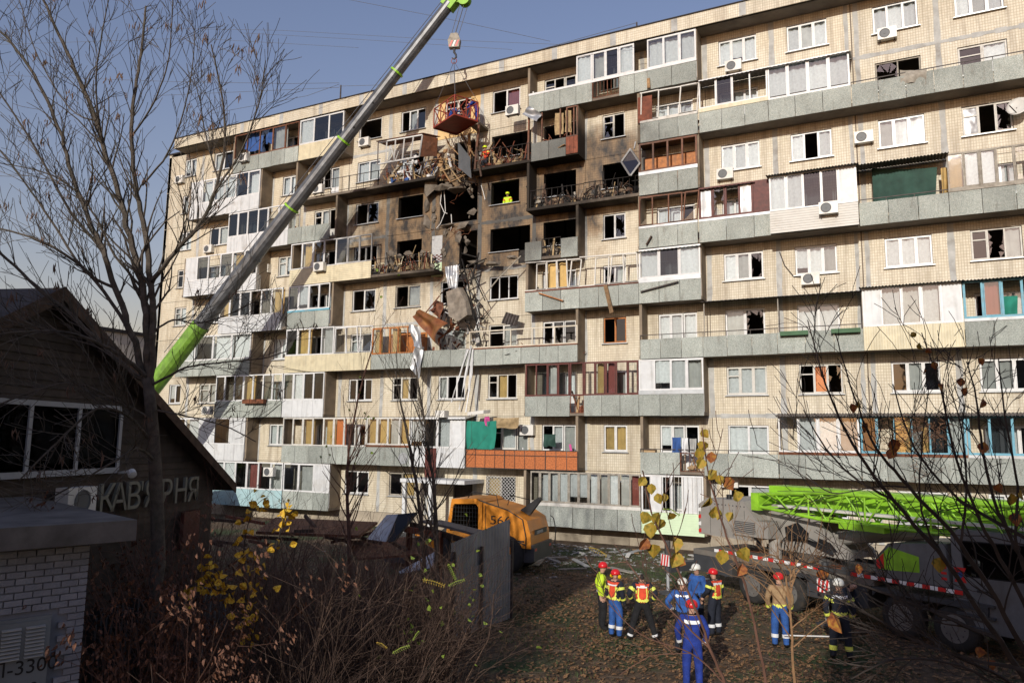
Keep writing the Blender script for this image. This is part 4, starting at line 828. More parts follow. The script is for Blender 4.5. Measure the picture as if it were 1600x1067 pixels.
def make_carrier(root, with_boom=True):
    d = root; ch = MB().box(-2.7,9.2,-.45,.45,.75,1.2); ch.build('chassis','carrier_dark',d)
    dk = MB().box(-2.5,4.3,-1.33,1.33,1.25,1.42).build('deck','deck_plate',d)
    MB().box(2.15,4.1,-1.34,-.5,.62,1.24).build('tool_box','carrier_dark',d); MB().box(2.15,4.1,.5,1.34,.62,1.24).build('tool_box','carrier_dark',d)
    MB().box(-2.5,-.75,-1.33,-.5,.7,1.24).build('rear_box','carrier_dark',d); MB().box(-2.5,-.75,.5,1.33,.7,1.24).build('rear_box','carrier_dark',d)
    for x0 in (-.75, 4.25):
        pr = []
        for s in (-1,1):
            y0, y1 = (-1.34,-.7) if s < 0 else (.7,1.34)
            MB().prism([(x0,y0,1.24),(x0,y0,1.0),(x0+.12,y0,1.12),(x0+2.9,y0,1.12),(x0+3.0,y0,1.0),(x0+3.0,y0,1.24)],(0,y1-y0,0)).build('mudguard','carrier_dark',d)
    for x in (0,1.4,5.0,6.4):
        for s in (-1,1):
            y = s*1.28
            wl = MB().lathe((x,y,.56),(0,-s,0),[(0,.36),(.0,.47),(.03,.54),(.09,.565),(.31,.565),(.37,.54),(.4,.47),(.4,.3)],28).build('wheel','tyre',d,True)
            MB().lathe((x,y+s*.002,.56),(0,-s,0),[(.0,.345),(.05,.32),(.08,.2),(.02,.17),(.0,.1),(-.02,.09),(-.02,.01)],24).build('rim','rim',wl)
            for q in range(10):
                t_ = q*math.pi/5; MB().lathe((x+.25*math.cos(t_),y+s*.005,.56+.25*math.sin(t_)),(0,s,0),[(-.06,.02),(.0,.02),(.004,.005)],6).build('wheel_nut','carrier_dark',wl)
            n_ = 30; tr = MB()
            for q in range(n_):
                t_ = 2*math.pi*q/n_; c_, s_ = math.cos(t_), math.sin(t_); tr.bar((x+.565*c_,y-s*.1,.56+.565*s_),(x+.565*c_,y-s*.3,.56+.565*s_),.05,.03)
            tg = tr.build('tread','tyre',wl); tg['kind'] = 'stuff'
    k = 0; x = -1.5
    while x < 6.7:
        if not 2.45 < x < 3.5:
            for y in (-1.345, 1.345): MB().box(x,x+.2,min(y,y*1.008),max(y,y*1.008),1.43,1.53).build('warning_stripe','stripe_red' if k % 2 else 'stripe_white',d)
        x += .205; k += 1
    for y in (-1.338,1.338): MB().box(-1.5,6.7,min(y,y*.96),max(y,y*.96),1.42,1.54).build('side_rail','carrier_dark',d)
    for x, yo in ((-2.45,-2.6),(3.1,-1.75),(-2.45,2.0),(3.1,2.0)):
        sg = -1 if yo < 0 else 1
        MB().box(x-.16,x+.16,min(sg*1.3,yo),max(sg*1.3,yo),.72,1.02).build('outrigger_beam','carrier_dark',d)
        MB().tube([(x,yo,.12),(x,yo,.7)],.055,10).build('jack_rod','flashing',d); MB().tube([(x,yo,.7),(x,yo,1.75)],.1,12).build('jack_tube','carrier_dark',d)
        MB().lathe((x,yo,.0),(0,0,1),[(0,.32),(.06,.32),(.12,.1)],14).build('jack_foot','carrier_dark',d)
        pl = MB().box(x-.2,x+.2,yo-.13,yo-.11,.93,1.3).build('warning_plate','stripe_white',d)
        for q in range(3): MB().prism([(x-.2+.13*q,yo-.135,.93),(x-.13+.13*q,yo-.135,.93),(x-.07+.13*q if x-.07+.13*q < x+.2 else x+.2,yo-.135,1.3),(x-.14+.13*q,yo-.135,1.3)],(0,.004,0)).build('red_bar','stripe_red',pl)
    # engine hood and cab
    MB().prism([(4.35,-1.3,1.55),(4.35,-1.3,1.95),(4.75,-1.3,2.45),(6.3,-1.3,2.62),(6.36,-1.3,1.55)],(0,2.6,0)).build('engine_cover','cab_silver',d)
    MB().prism([(4.4,-1.306,1.72),(4.4,-1.306,1.98),(4.78,-1.306,2.36),(5.6,-1.306,2.2),(5.6,-1.306,1.8)],(0,.004,0)).build('lime_panel','lime',d)
    MB().prism([(4.4,-1.309,1.74),(4.4,-1.309,1.97),(4.62,-1.309,2.18),(4.62,-1.309,1.76)],(0,.002,0)).build('red_panel','stripe_red',d)
    cb_ = MB().prism([(6.42,-1.25,.62),(6.42,-1.25,2.85),(6.6,-1.25,3.02),(8.5,-1.25,3.02),(9.05,-1.25,2.0),(9.15,-1.25,.62)],(0,2.5,0)).build('cab','cab_silver',d)
    MB().prism([(6.75,-1.256,1.9),(6.66,-1.256,2.72),(8.42,-1.256,2.78),(8.8,-1.256,1.98)],(0,.004,0)).build('side_window','glass_dark',cb_)
    MB().prism([(6.72,-1.254,1.87),(6.62,-1.254,2.75),(8.45,-1.254,2.81),(8.84,-1.254,1.95)],(0,.003,0)).build('window_seal','black',cb_)
    MB().prism([(8.58,-1.1,2.86),(9.06,-1.1,1.98),(9.07,1.1,1.98),(8.59,1.1,2.86)],(.012,0,.005)).build('windscreen','glass_dark',cb_)
    MB().box(7.0,7.25,-1.285,-1.255,1.55,1.6).build('door_handle','black',cb_); MB().box(8.72,8.8,-1.5,-1.26,2.1,2.6).build('mirror','black',cb_)
    for zz in (.66,.95,1.24): MB().box(6.5,7.4,-1.33,-1.252,zz,zz+.06).build('step','carrier_dark',cb_)
    em = MB().prism([(6.46,-1.262,1.72),(6.76,-1.262,1.72),(6.68,-1.262,1.9),(6.76,-1.262,2.08),(6.46,-1.262,2.08),(6.54,-1.262,1.9)],(0,.006,0)).build('emblem','stripe_red',cb_)
    MB().lathe((6.61,-1.266,1.9),(0,-1,0),[(0,.075),(.004,.075)],12).build('emblem_centre','cloth_blue',em)
    for q in range(3): MB().box(6.16+.0*q,6.3,-1.308,-1.302,1.72+.14*q,1.78+.14*q).build('red_marking','stripe_red',d)
    # turret
    MB().lathe((1.6,0,1.42),(0,0,1),[(0,.75),(.2,.75),(.2,.68),(.3,.68)],24).build('slew_ring','carrier_dark',d)
    for y in (-.62,.5): MB().prism([(.6,y,1.73),(3.2,y,1.73),(3.1,y,2.0),(2.2,y,2.6),(1.8,y,3.1),(.2,y,3.15),(-.2,y,2.5)],(0,.12,0)).build('turret_plate','crane_beige',d)
    MB().box(.3,3.0,-.5,.5,1.73,1.9).build('turret_floor','crane_beige',d)
    cw = MB().prism([(-2.3,-1.25,1.95),(-2.3,-1.25,2.95),(-1.9,-1.25,3.2),(-.3,-1.25,3.2),(.25,-1.25,2.6),(.0,-1.25,1.95)],(0,2.5,0)).build('counterweight','crane_beige',d)
    MB().box(-.7,.75,-1.32,-.7,2.1,2.62).build('engine_box','crane_beige',d)
    g_ = MB().box(-.6,.25,-1.328,-1.322,2.18,2.55).build('grille','carrier_dark',d)
    for q in range(6): MB().box(-.6,.25,-1.338,-1.329,2.2+.06*q,2.225+.06*q).build('louvre','crane_beige',g_)
    wp_ = MB().box(-2.31,-2.302,-1.1,-.8,2.0,2.9).build('warning_plate','stripe_white',d)
    for q in range(4): MB().prism([(-2.3+.0,-1.253,2.0+.24*q),(-2.18,-1.253,2.0+.24*q),(-2.18,-1.253,2.14+.24*q),(-2.3,-1.253,2.1+.24*q)],(0,-.006,0)).build('red_bar','stripe_red' if q % 2 == 0 else 'stripe_white',d)
    for pl_ in ([(.9,-.63,2.05),(1.7,-.63,2.05),(1.75,-.63,2.35),(1.35,-.63,2.65),(.85,-.63,2.45)],[(2.05,-.63,1.9),(2.75,-.63,1.9),(2.5,-.63,2.15),(2.1,-.63,2.25)]): MB().prism(pl_,(0,-.006,0)).build('cutout','black',d)
    for q in range(7): rr = random.Random(q); MB().tube([(.7+.12*q,-.66,1.75),(.8+.16*q,-.76-.02*q,2.0+.05*q),(1.1+.2*q,-.7,2.3-.04*q),(1.9+.12*q,-.66,2.0),(2.6,-.66,1.78+.02*q)],.018,5).build('hose','black',d)
    MB().lathe((.55,-.75,1.45),(0,0,1),[(0,.2),(.9,.2),(.92,.14),(1.0,.14)],14).build('slew_motor','crane_beige',d)
    for q in range(12): MB().lathe((-2.0+.16*q,-1.252,3.02),(0,-1,0),[(0,.022),(.012,.022)],6).build('bolt','carrier_dark',d)
    for q in range(5): MB().box(-2.25+.5*q,-2.24+.5*q,-1.254,-1.25,2.0,2.9).build('panel_gap','black',d)
    for q in range(14): rr = random.Random(q+60); MB().bar((rr.uniform(-2,4),rr.uniform(-1.2,1.0),1.44),(rr.uniform(-2,4),rr.uniform(-1.2,1.0),1.46),.03,.02).build('deck_pipe','rust',d)
    MB().box(3.3,4.2,-1.3,-.4,1.44,1.62).build('deck_locker','carrier_dark',d)
    MB().tube([(-1.2,-.9,3.2),(-1.2,-.9,3.35)],.09,10).build('beacon','black',d)
    if with_boom:
        MB().box(.1,13.5,-.42,.42,2.98,3.72).build('boom','lime',d)
        MB().tube([(2.4,-.1,2.25),(5.4,-.1,2.75)],.2,14).build('lift_cylinder','crane_beige',d)
        MB().tube([(5.3,-.1,2.73),(6.6,-.1,2.95)],.1,12).build('cylinder_rod','flashing',d)
        # lattice jib folded along the side
        Z0, Z1, YA, YB = 2.86, 3.66, -1.15, -.55
        def pz(x): k_ = min(1, max(0, (x-.2)/2.5)); return (3.26-.4*(.45+.55*k_), 3.26+.4*(.45+.55*k_))
        for y in (YA, YB):
            MB().tube([(.2,y,pz(.2)[0]),(2.7,y,pz(2.7)[0]),(10.5,y,pz(9)[0]-.05)],.05,8).build('jib_chord','lime',d)
            MB().tube([(.2,y,pz(.2)[1]),(2.7,y,pz(2.7)[1]),(10.5,y,pz(9)[1])],.05,8).build('jib_chord','lime',d)
            x = .3; k_ = 0
            while x < 10:
                x2 = x+.62; a_, b2 = (pz(x)[0], pz(x2)[1]) if k_ % 2 == 0 else (pz(x)[1], pz(x2)[0])
                MB().tube([(x,y,a_),(x2,y,b2)],.026,6).build('jib_lacing','lime',d)
                if k_ % 3 == 0: MB().tube([(x,y,pz(x)[0]),(x,y,pz(x)[1])],.026,6).build('jib_lacing','lime',d)
                x = x2; k_ += 1
        x = .3
        while x < 10:
            for zi in (0,1): MB().tube([(x,YA,pz(x)[zi]),(x+.62,YB,pz(x)[zi])],.022,6).build('jib_lacing','lime',d)
            x += .62
        MB().box(.05,.35,-1.25,-.45,2.95,3.5).build('jib_head','lime',d); MB().box(3.2,4.6,-1.2,-.5,2.68,2.84).build('jib_bracket','lime',d)
        MB().box(.9,9.5,-1.0,-.7,3.1,3.17).build('jib_walkway','wood_white',d)
TC = empty('crane_truck', (-3.54,-10.09,0), rad(-31.8), 'grey four-axle mobile crane with lime green folded boom parked on the leaf-strewn ground', 'crane truck'); make_carrier(TC)
TC2 = empty('crane_truck', (BB2.x-1.2, BB2.y-.4, 0), math.atan2(bd.y,bd.x), 'second mobile crane hidden behind the cafe, carrying the raised grey boom', 'crane truck'); make_carrier(TC2, False)
iv = TC2.rotation_euler.to_matrix().inverted()
loc = lambda P: iv @ (Vector(P) - TC2.location)
def boom_seg(k0, k1, r0, r1, name, mat, par=TC2, n=14):
    a, b_ = BB2 + (BT-BB2)*k0, BB2 + (BT-BB2)*k1
    return MB().tube([loc(a), loc(b_)], [r0, r1], n).build(name, mat, par, False)
kk = lambda u, v: ((onp := min(((i/400), (proj(BB2+(BT-BB2)*(i/400))[0]-u)**2+(proj(BB2+(BT-BB2)*(i/400))[1]-v)**2) for i in range(401)) ) if False else min(range(401), key=lambda i: (proj(BB2+(BT-BB2)*(i/400))[0]-u)**2+(proj(BB2+(BT-BB2)*(i/400))[1]-v)**2)/400)
cs = [kk(302,500), kk(394,400), kk(450,322), kk(532,215), kk(616,110), 1.0]
rs_ = [.47,.43,.40,.37,.34,.31]
boom_seg(0, cs[0], .53, .53, 'boom_section', 'lime_worn')
for i in range(5): boom_seg(cs[i], cs[i+1], rs_[i], rs_[i]-.012, 'boom_section', 'boom_grey')
for i in range(1,5): boom_seg(cs[i]-.0016, cs[i]+.0016, rs_[i]+.08, rs_[i]+.08, 'boom_collar', 'lime' if i > 1 else 'boom_grey')
for i in range(14):
    k_ = .2+.05*i; P = BB2+(BT-BB2)*k_; MB().lathe(loc(P + (CAM-P).normalized()*(.44 - .13*k_)), loc(CAM)-loc(P), [(0,.07),(.02,.07)], 8).build('pin_hole','black',TC2)
hd = MB(); a = BT - bd*.3
hd.bar(loc(a), loc(BT+bd*.55), .55, .8); hd.bar(loc(BT+bd*.2), loc(BT+bd*.35+Vector((.9,.1,-.15))), .35, .5); hd.build('boom_head','lime',TC2)
SH = BT + bd*.3 + Vector((.75,.1,-.2)); MB().lathe(loc(SH-Vector((0,.2,0))),(0,1,0),[(0,.35),(.05,.35),(.1,.28),(.3,.28),(.35,.35),(.4,.35)],16).build('sheave','lime',TC2)
MB().tube([loc(BB2+(BT-BB2)*.25+Vector((-.35,-.3,.62))), loc(BT+bd*.2+Vector((-.2,-.1,.5)))],.02,4).build('hoist_rope','wire',TC2)
HK = onY(710,72,SH.y); HZ = HK.z
for dx, dy in ((-.22,-.1),(-.08,.1),(.08,-.1),(.22,.1)): MB().tube([loc((SH.x+dx,SH.y+dy,SH.z)), loc((HK.x+dx*.8,HK.y+dy,HZ+.6))],.018,4).build('hoist_rope','wire',TC2)
hb = empty('hook_block', (HK.x,HK.y,HZ-.7), .3, 'grey hook block with red and white stripes hanging from the boom', 'hook block')
MB().prism([(-.3,-.16,.55),(.3,-.16,.55),(.36,-.16,1.0),(.2,-.16,1.4),(-.2,-.16,1.4),(-.36,-.16,1.0)],(0,.32,0)).build('block_body','wood_grey',hb)
for q in range(3): MB().prism([(-.28+.18*q,-.166,.6),(-.19+.18*q,-.166,.6),(-.05+.18*q,-.166,.95),(-.14+.18*q,-.166,.95)],(0,.004,0)).build('red_bar','stripe_red' if q != 1 else 'stripe_white',hb)
MB().tube([(0,0,.55),(0,0,.3),(.1,0,.15),(.12,0,0),(0,0,-.12),(-.13,0,-.02)],[.08,.07,.06,.06,.05,.03],8).build('hook','carrier_dark',hb)
ring = [(.16*math.cos(t_*math.pi/6),0,-.22+.16*math.sin(t_*math.pi/6)) for t_ in range(13)]; MB().tube(ring,.022,6,0,False).build('ring','crane_red',hb)
# red man basket, seen from below
N0 = atd(710,179,41.7); zc = N0.z; cage = [N0, ground(736,187,zc), ground(713,211,zc), ground(680,206.5,zc)]
c2 = cage[0] + (cage[2]-cage[0])*1.0; e1 = cage[1]-cage[0]; e2 = cage[3]-cage[0]; e2 = e2 - e1*(e2.dot(e1)/e1.dot(e1))
e1 = e1.normalized()*1.55; e2 = e2.normalized()*2.3
cg = empty('man_basket', N0, 0, 'red steel man basket hanging on slings by the top floors', 'basket')
K = [Vector((0,0,0)), e1, e1+e2, e2]; Hh = Vector((0,0,1.15))
MB().prism(K,(0,0,.05)).build('floor','crane_red',cg)
for i in range(4):
    a, b_ = K[i], K[(i+1) % 4]; mb = MB(); mb.bar(a,b_,.09); mb.build('edge_beam','crane_red',cg); MB().bar(a+Hh,b_+Hh,.05).build('top_rail','crane_red',cg); MB().bar(a,a+Hh,.055).build('post','crane_red',cg)
    m_ = 3 if i % 2 else 2
    for q in range(m_):
        p_, r_ = L(a,b_,q/m_), L(a,b_,(q+1)/m_); MB().bar(p_,r_+Hh,.03).build('brace','crane_red',cg); MB().bar(r_,p_+Hh,.03).build('brace','crane_red',cg)
        if q: MB().bar(p_,p_+Hh,.04).build('post','crane_red',cg)
top_ = Vector((HK.x,HK.y,HZ-.95)) - N0
for q in K: MB().tube([q+Hh, top_],.014,4).build('sling','wire',cg)
CAGE_C = N0 + (e1+e2)/2

# ================================================================ wheel loader
LD = empty('wheel_loader', (-12.55,-9.3,0), math.atan2(-.10,-.995), 'orange-yellow wheel loader seen from behind beside the corrugated fence', 'loader')
d = LD; LD.scale = (.95,.95,.95)
MB().prism([(.0,-1.2,1.05),(.02,-1.2,1.6),(.18,-1.2,2.15),(.7,-1.2,2.45),(2.1,-1.2,2.78),(2.15,-1.2,1.15)],(0,2.4,0)).build('engine_hood','loader_yellow',d)
MB().box(.28,2.1,1.2,1.225,1.3,1.36).build('hood_seam','black',d); MB().box(1.98,2.0,1.2,1.22,1.2,2.7).build('hood_seam','black',d)
MB().prism([(2.15,-1.2,1.35),(2.15,-1.2,2.82),(2.35,-1.2,2.95),(3.55,-1.2,2.9),(3.8,-1.2,1.35)],(0,2.4,0)).build('cab','loader_yellow',d)
MB().prism([(2.32,1.206,1.6),(2.32,1.206,2.6),(2.45,1.206,2.74),(3.42,1.206,2.7),(3.6,1.206,1.6)],(0,.012,0)).build('side_screen','glass_dark',d)
mb = MB()
for q in range(9): mb.bar((2.4+.14*q,1.224,1.62),(2.46+.125*q,1.224,2.66),.015)
for q in range(6): mb.bar((2.33,1.224,1.7+.17*q),(3.55,1.224,1.7+.17*q),.012)
mb.build('mesh_guard','black',d)
MB().box(-.12,.02,-1.15,1.15,.55,1.2).build('counterweight','carrier_dark',d); MB().box(.0,2.3,-1.1,1.1,.5,1.06).build('rear_frame','carrier_dark',d)
MB().box(-.03,.0,-.75,.75,1.55,1.75).build('rear_grille','black',d); MB().box(-.128,-.121,-1.05,-.8,.95,1.05).build('tail_light','tail_lamp',d); MB().box(-.128,-.121,.8,1.05,.95,1.05).build('tail_light','tail_lamp',d)
MB().prism([(.35,.2,2.3),(.75,.2,2.5),(-.05,.2,3.05),(-.15,.2,2.95)],(0,.25,0)).build('exhaust_stack','black',d)
for x in (1.1,4.4):
    for s in (-1,1):
        wl = MB().lathe((x,s*1.28,.78),(0,-s,0),[(0,.4),(0,.68),(.08,.78),(.48,.78),(.56,.68),(.56,.4)],24).build('wheel','tyre',d,True)
        MB().lathe((x,s*1.282,.78),(0,-s,0),[(0,.39),(.12,.3),(.12,.01)],18).build('rim','loader_yellow',wl)
MB().box(3.8,5.6,-.5,.5,.6,1.3).build('front_frame','loader_yellow',d); MB().box(5.3,6.6,-1.4,1.4,.15,1.2).build('bucket','carrier_dark',d)
for pts in ([(2.3,1.25,2.9),(1.0,1.25,2.55),(.35,1.25,2.2),(.2,1.25,1.5),(.2,1.25,.9)],[(2.2,1.27,1.6),(1.2,1.27,1.55),(.2,1.27,1.2)],[(-.1,-1.0,2.2),(-.25,-1.0,2.1),(-.35,-1.0,1.6),(-.3,-1.0,1.0)],[(2.9,1.0,2.95),(2.7,1.0,3.2),(1.6,1.0,3.1),(1.5,1.0,2.65)],[(1.5,.0,2.6),(1.35,.0,3.05),(.5,0,2.9),(.4,0,2.35)]):
    MB().tube(pts,.022,6).build('handrail','black',d)
text_obj('number_lettering','566',.5,'black',(1.80,1.209,1.95),(-1,0,0),(0,0,1),d,.002,1.25)
text_obj('maker_lettering','LIEBHERR',.17,'stripe_white',(-.034,.55,1.58),(0,-1,0),(0,0,1),d,.001,1.1)
# ================================================================ cafe with a steep gable
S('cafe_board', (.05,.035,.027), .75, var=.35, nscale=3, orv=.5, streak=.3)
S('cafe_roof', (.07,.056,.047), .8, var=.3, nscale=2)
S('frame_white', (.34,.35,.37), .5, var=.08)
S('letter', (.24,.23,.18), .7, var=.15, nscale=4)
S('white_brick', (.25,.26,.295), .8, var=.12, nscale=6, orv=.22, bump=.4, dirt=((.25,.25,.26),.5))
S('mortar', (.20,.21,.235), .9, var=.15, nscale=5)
S('door_grey', (.17,.19,.20), .55, var=.15, nscale=2, dirt=((.09,.08,.07),.6))
S('roof_conc', (.13,.12,.11), .95, var=.35, nscale=2, dirt=((.05,.05,.035),.8))
S('zinc', (.33,.335,.34), .45, metal=.5, var=.2, nscale=1.2, orv=.2, dirt=((.16,.13,.1),.6), streak=.3)
GA = atd(150,765,16); GB = atd(300,757,19.5); gd = Vector((GB.x-GA.x, GB.y-GA.y, 0)).normalized(); gn = Vector((gd.y,-gd.x,0))   # gable runs along gd, faces gn
if gn.dot(CAM-GA) < 0: gn = -gn
def on_gable(u, v):
    dd = ray(u, v); t = ((GA-CAM).dot(gn))/dd.dot(gn); return CAM + dd*t
EV = on_gable(346,757); AP = on_gable(75,450); half = (Vector((EV.x-AP.x,EV.y-AP.y,0))).dot(gd); rise = AP.z-EV.z
CF = empty('cafe_building', (AP.x,AP.y,0), math.atan2(gd.y,gd.x), 'dark wooden cafe with steep gable roof behind the bare tree', 'cafe')
# local frame: x along gable (towards the eave in view), y into the building or out of it
sgn = 1 if Matrix.Rotation(math.atan2(gd.y,gd.x),3,'Z') @ Vector((0,1,0)) @ (-gn) > 0 else -1     # +y*sgn runs into the building
def cl(P): return Matrix.Rotation(-math.atan2(gd.y,gd.x),3,'Z') @ (Vector(P)-Vector((AP.x,AP.y,0)))
zE, zA = EV.z, AP.z; DEP = 9.0*sgn
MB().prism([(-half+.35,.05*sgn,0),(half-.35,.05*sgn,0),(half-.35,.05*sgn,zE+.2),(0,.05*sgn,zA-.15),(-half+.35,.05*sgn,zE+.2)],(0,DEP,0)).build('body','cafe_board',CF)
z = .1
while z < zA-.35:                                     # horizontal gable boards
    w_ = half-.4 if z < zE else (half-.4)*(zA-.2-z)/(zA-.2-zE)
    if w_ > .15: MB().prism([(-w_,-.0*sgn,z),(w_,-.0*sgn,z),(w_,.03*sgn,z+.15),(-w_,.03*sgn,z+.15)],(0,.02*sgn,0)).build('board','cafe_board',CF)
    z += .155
for s in (-1,1):
    rf = MB().prism([(0,-.35*sgn,zA),(s*(half+.1),-.35*sgn,zE),(s*(half+.1),-.35*sgn,zE-.16),(0,-.35*sgn,zA-.2)],(0,DEP+1.2*sgn,0)).build('roof','cafe_roof',CF)
    MB().prism([(0,-.39*sgn,zA+.02),(s*(half+.12),-.39*sgn,zE+.02),(s*(half+.12),-.39*sgn,zE-.22),(0,-.39*sgn,zA-.26)],(0,.035*sgn,0)).build('barge_board','plank_dark',rf)
# gable window
wa, wb = cl(on_gable(-40,738)), cl(on_gable(176,734)); zt, zb_ = wb.z+1.35, wb.z; xa, xb = -2.8, wb.x
yw = -.06*sgn; wf = MB()
wf.box(xa,xb,min(yw,yw-.06*sgn),max(yw,yw-.06*sgn),zb_-.06,zb_+.06); wf.box(xa,xb,min(yw,yw-.06*sgn),max(yw,yw-.06*sgn),zt-.05,zt+.05)
for k in range(5):
    xx = xa+(xb-xa)*k/4; wf.box(xx-.045,xx+.045,min(yw-.004*sgn,yw-.064*sgn),max(yw-.004*sgn,yw-.064*sgn),zb_,zt)
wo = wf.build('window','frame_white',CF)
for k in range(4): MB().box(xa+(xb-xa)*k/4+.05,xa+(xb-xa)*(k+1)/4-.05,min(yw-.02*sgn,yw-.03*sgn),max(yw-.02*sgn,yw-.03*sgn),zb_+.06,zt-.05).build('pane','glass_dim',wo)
# sign letters
wd_ = {}
for ch, u in (('К',143),('А',163),('В',187),("'",209),('Я',216),('Р',240),('Н',262),('Я',284)):
    P = on_gable(u, 783 if u < 200 else 780); Q = cl(P)
    text_obj('sign_letter', ch, .84, 'letter', (Q.x, -.12*sgn, 3.45), (1,0,0), (0,0,1), CF, .035, 1.0 if ch != "'" else .8)
q = cl(on_gable(100,762)); aco = empty('air_conditioner', CF.matrix_world @ Vector((0,0,0)), 0, 'air conditioner on the dark cafe wall before the sign letters', 'air conditioner')
bpy.context.view_layer.update()
aco.matrix_world = CF.matrix_world @ Matrix.Translation((q.x,-.14*sgn,3.5)) @ Matrix.Rotation(0 if sgn > 0 else math.pi,4,'Z')
MB().box(-.4,.4,-.3,-.01,0,.55).build('casing','ac_body',aco); MB().lathe((0,-.302,.275),(0,-1,0),[(0,.23),(.012,.23),(.016,.2),(.004,.19),(.004,.01)],18).build('fan_grille','ac_fan',aco)
q = cl(on_gable(186,735)); lp = empty('wall_lamp', (0,0,0), 0, 'small white security camera lamp under the cafe window', 'lamp'); lp.matrix_world = CF.matrix_world @ Matrix.Translation((q.x,-.1*sgn,q.z-.1)) @ Matrix.Rotation(0 if sgn > 0 else math.pi,4,'Z')
MB().bar((0,.1,.05),(0,-.2,.1),.05).build('arm','stripe_white',lp); MB().lathe((0,-.2,.08),(-.4,-.6,-.5),[(-.05,.03),(0,.09),(.12,.09),(.13,.02)],10).build('housing','stripe_white',lp)
q = cl(on_gable(290,795)); MB().box(q.x-.35,q.x+.35,min(-.1*sgn,-.2*sgn),max(-.1*sgn,-.2*sgn),2.3,3.2).build('red_board','wood_red',CF)
# cafe terrace: low dark shed roof with timber posts, beams and heaped leaves, between cafe and fence
TR = empty('terrace_shelter', (-15.2,-15.6,0), 0, 'collapsed dark timber terrace shelter with leaf-covered roof beside the fence', 'shelter')
wl = lambda P: Vector(P)-TR.location
def G3(u,v,dep): return wl(atd(u,v,dep))
MB().prism([G3(655,812,22.5),G3(700,822,21.8),G3(790,846,22.2),G3(795,838,24.5),G3(690,812,25.5)],(0,0,-.07)).build('roof_sheet','slate',TR)
MB().prism([G3(640,815,22.0),G3(755,850,21.6),G3(755,858,21.6),G3(640,824,22)],(.02,.1,0)).build('beam','plank_dark',TR)
for u, v in ((640,822),(688,830),(790,850)): P = atd(u,v,22.2); MB().bar(wl((P.x,P.y,0)),wl((P.x,P.y,P.z)),.14).build('post','plank_red',TR)
MB().bar(G3(632,826,21.8),G3(690,836,21.8),.16).build('beam','plank_red',TR)
MB().prism([G3(560,872,20.5),G3(690,862,21.5),G3(640,838,24),G3(540,845,24)],(0,0,-.06)).build('lean_to_roof','rust',TR)
MB().prism([G3(573,842,21),G3(602,846,21.2),G3(622,803,22),G3(604,804,22)],(.02,.12,.0)).build('white_board','siding_white',TR)
MB().prism([G3(604,846,20.9),G3(614,846,21.0),G3(650,800,22),G3(622,803,22)],(.02,.12,.0)).build('dark_board','black',TR)
for k in range(16):
    rr = random.Random(k); a = atd(rr.uniform(300,650),rr.uniform(800,850),rr.uniform(21,25)); b2 = a+Vector((rr.uniform(-2,2),rr.uniform(-1,1),rr.uniform(-.3,.3)))
    MB().bar(wl((a.x,a.y,max(.3,a.z-.2))),wl(b2),.09).build('beam',rr.choice(('plank_red','plank_dark','plank_dark')),TR)
for k in range(0):
    rr = random.Random(40+k); a = atd(310+40*k,800,22+rr.random()*2); MB().bar(wl((a.x,a.y,0)),wl((a.x,a.y,a.z+rr.uniform(-.4,.4))),.11).build('post','plank_dark',TR)
MB().prism([G3(400,830,22),G3(560,836,22),G3(590,815,26),G3(430,808,26)],(0,0,-.08)).build('terrace_roof','rust',TR)
MB().prism([G3(626,896,20),G3(676,886,20.5),G3(682,860,21),G3(622,893,20.2)],(.03,.06,0)).build('white_sheet','siding_white',TR)
# corrugated sheet fence
FN = empty('corrugated_fence', ground(745,985), 0, 'grey corrugated metal fence standing before the wheel loader', 'fence')
def fsheet(P, Q, z0, z1a, z1b, seed):
    P, Q = Vector(P), Vector(Q); dv = (Q-P); Ln = dv.length; dv.normalize(); nv = Vector((dv.y,-dv.x,0)); n = int(Ln/.03)
    mb = MB().sheet(lambda a,b_: P + dv*(Ln*a) + nv*(.012*(1 if (int(a*Ln/.075) % 2) else -1)) + Vector((0,0,z0+(z1a+(z1b-z1a)*a-z0)*b_)) - FN.location, n, 1)
    return mb.build('fence_sheet','zinc',FN)
f0, f1, f2 = ground(704,1000), ground(748,984), ground(796,966)
fsheet(f0,f1+(f1-f0)*-.01,0,1.72,1.72,1); fsheet(f1,f2,0,1.8,1.8,2)
fo = Vector((.06,.02,0)); fsheet(f0-fo*.5,f1-fo*.5,1.66,2.42,2.6,3); fsheet(f1-fo*.5,f2-fo*.5,1.72,2.6,2.8,4)
for P in (f0,f1,f2): MB().bar(P-FN.location+Vector((.03,.05,0)), P-FN.location+Vector((.03,.05,2.2)),.07).build('post','rail',FN)
f3 = ground(150,1010)
FN2 = empty('board_fence', ground(215,1010), 0, 'dark board fence in deep shade behind the white brick hut', 'fence')
for k in range(26):
    P = atd(150+8*k, 900, 13.5+.12*k); MB().box(P.x-.11-FN2.location.x,P.x+.11-FN2.location.x,P.y-.02-FN2.location.y,P.y+.02-FN2.location.y,0,1.9+.1*math.sin(k*1.7)).build('board','zinc' if k > 20 else 'carrier_dark',FN2)

# ================================================================ white brick substation hut
hd_ = Vector((.30,.954,0)).normalized(); hn = Vector((hd_.y,-hd_.x,0)); HC = atd(140,860,9.6); HC.z = 0     # far right corner of the visible wall
HT = empty('brick_hut', HC, math.atan2(hd_.y,hd_.x), 'white painted brick substation hut with flat concrete roof and louvred doors', 'hut')
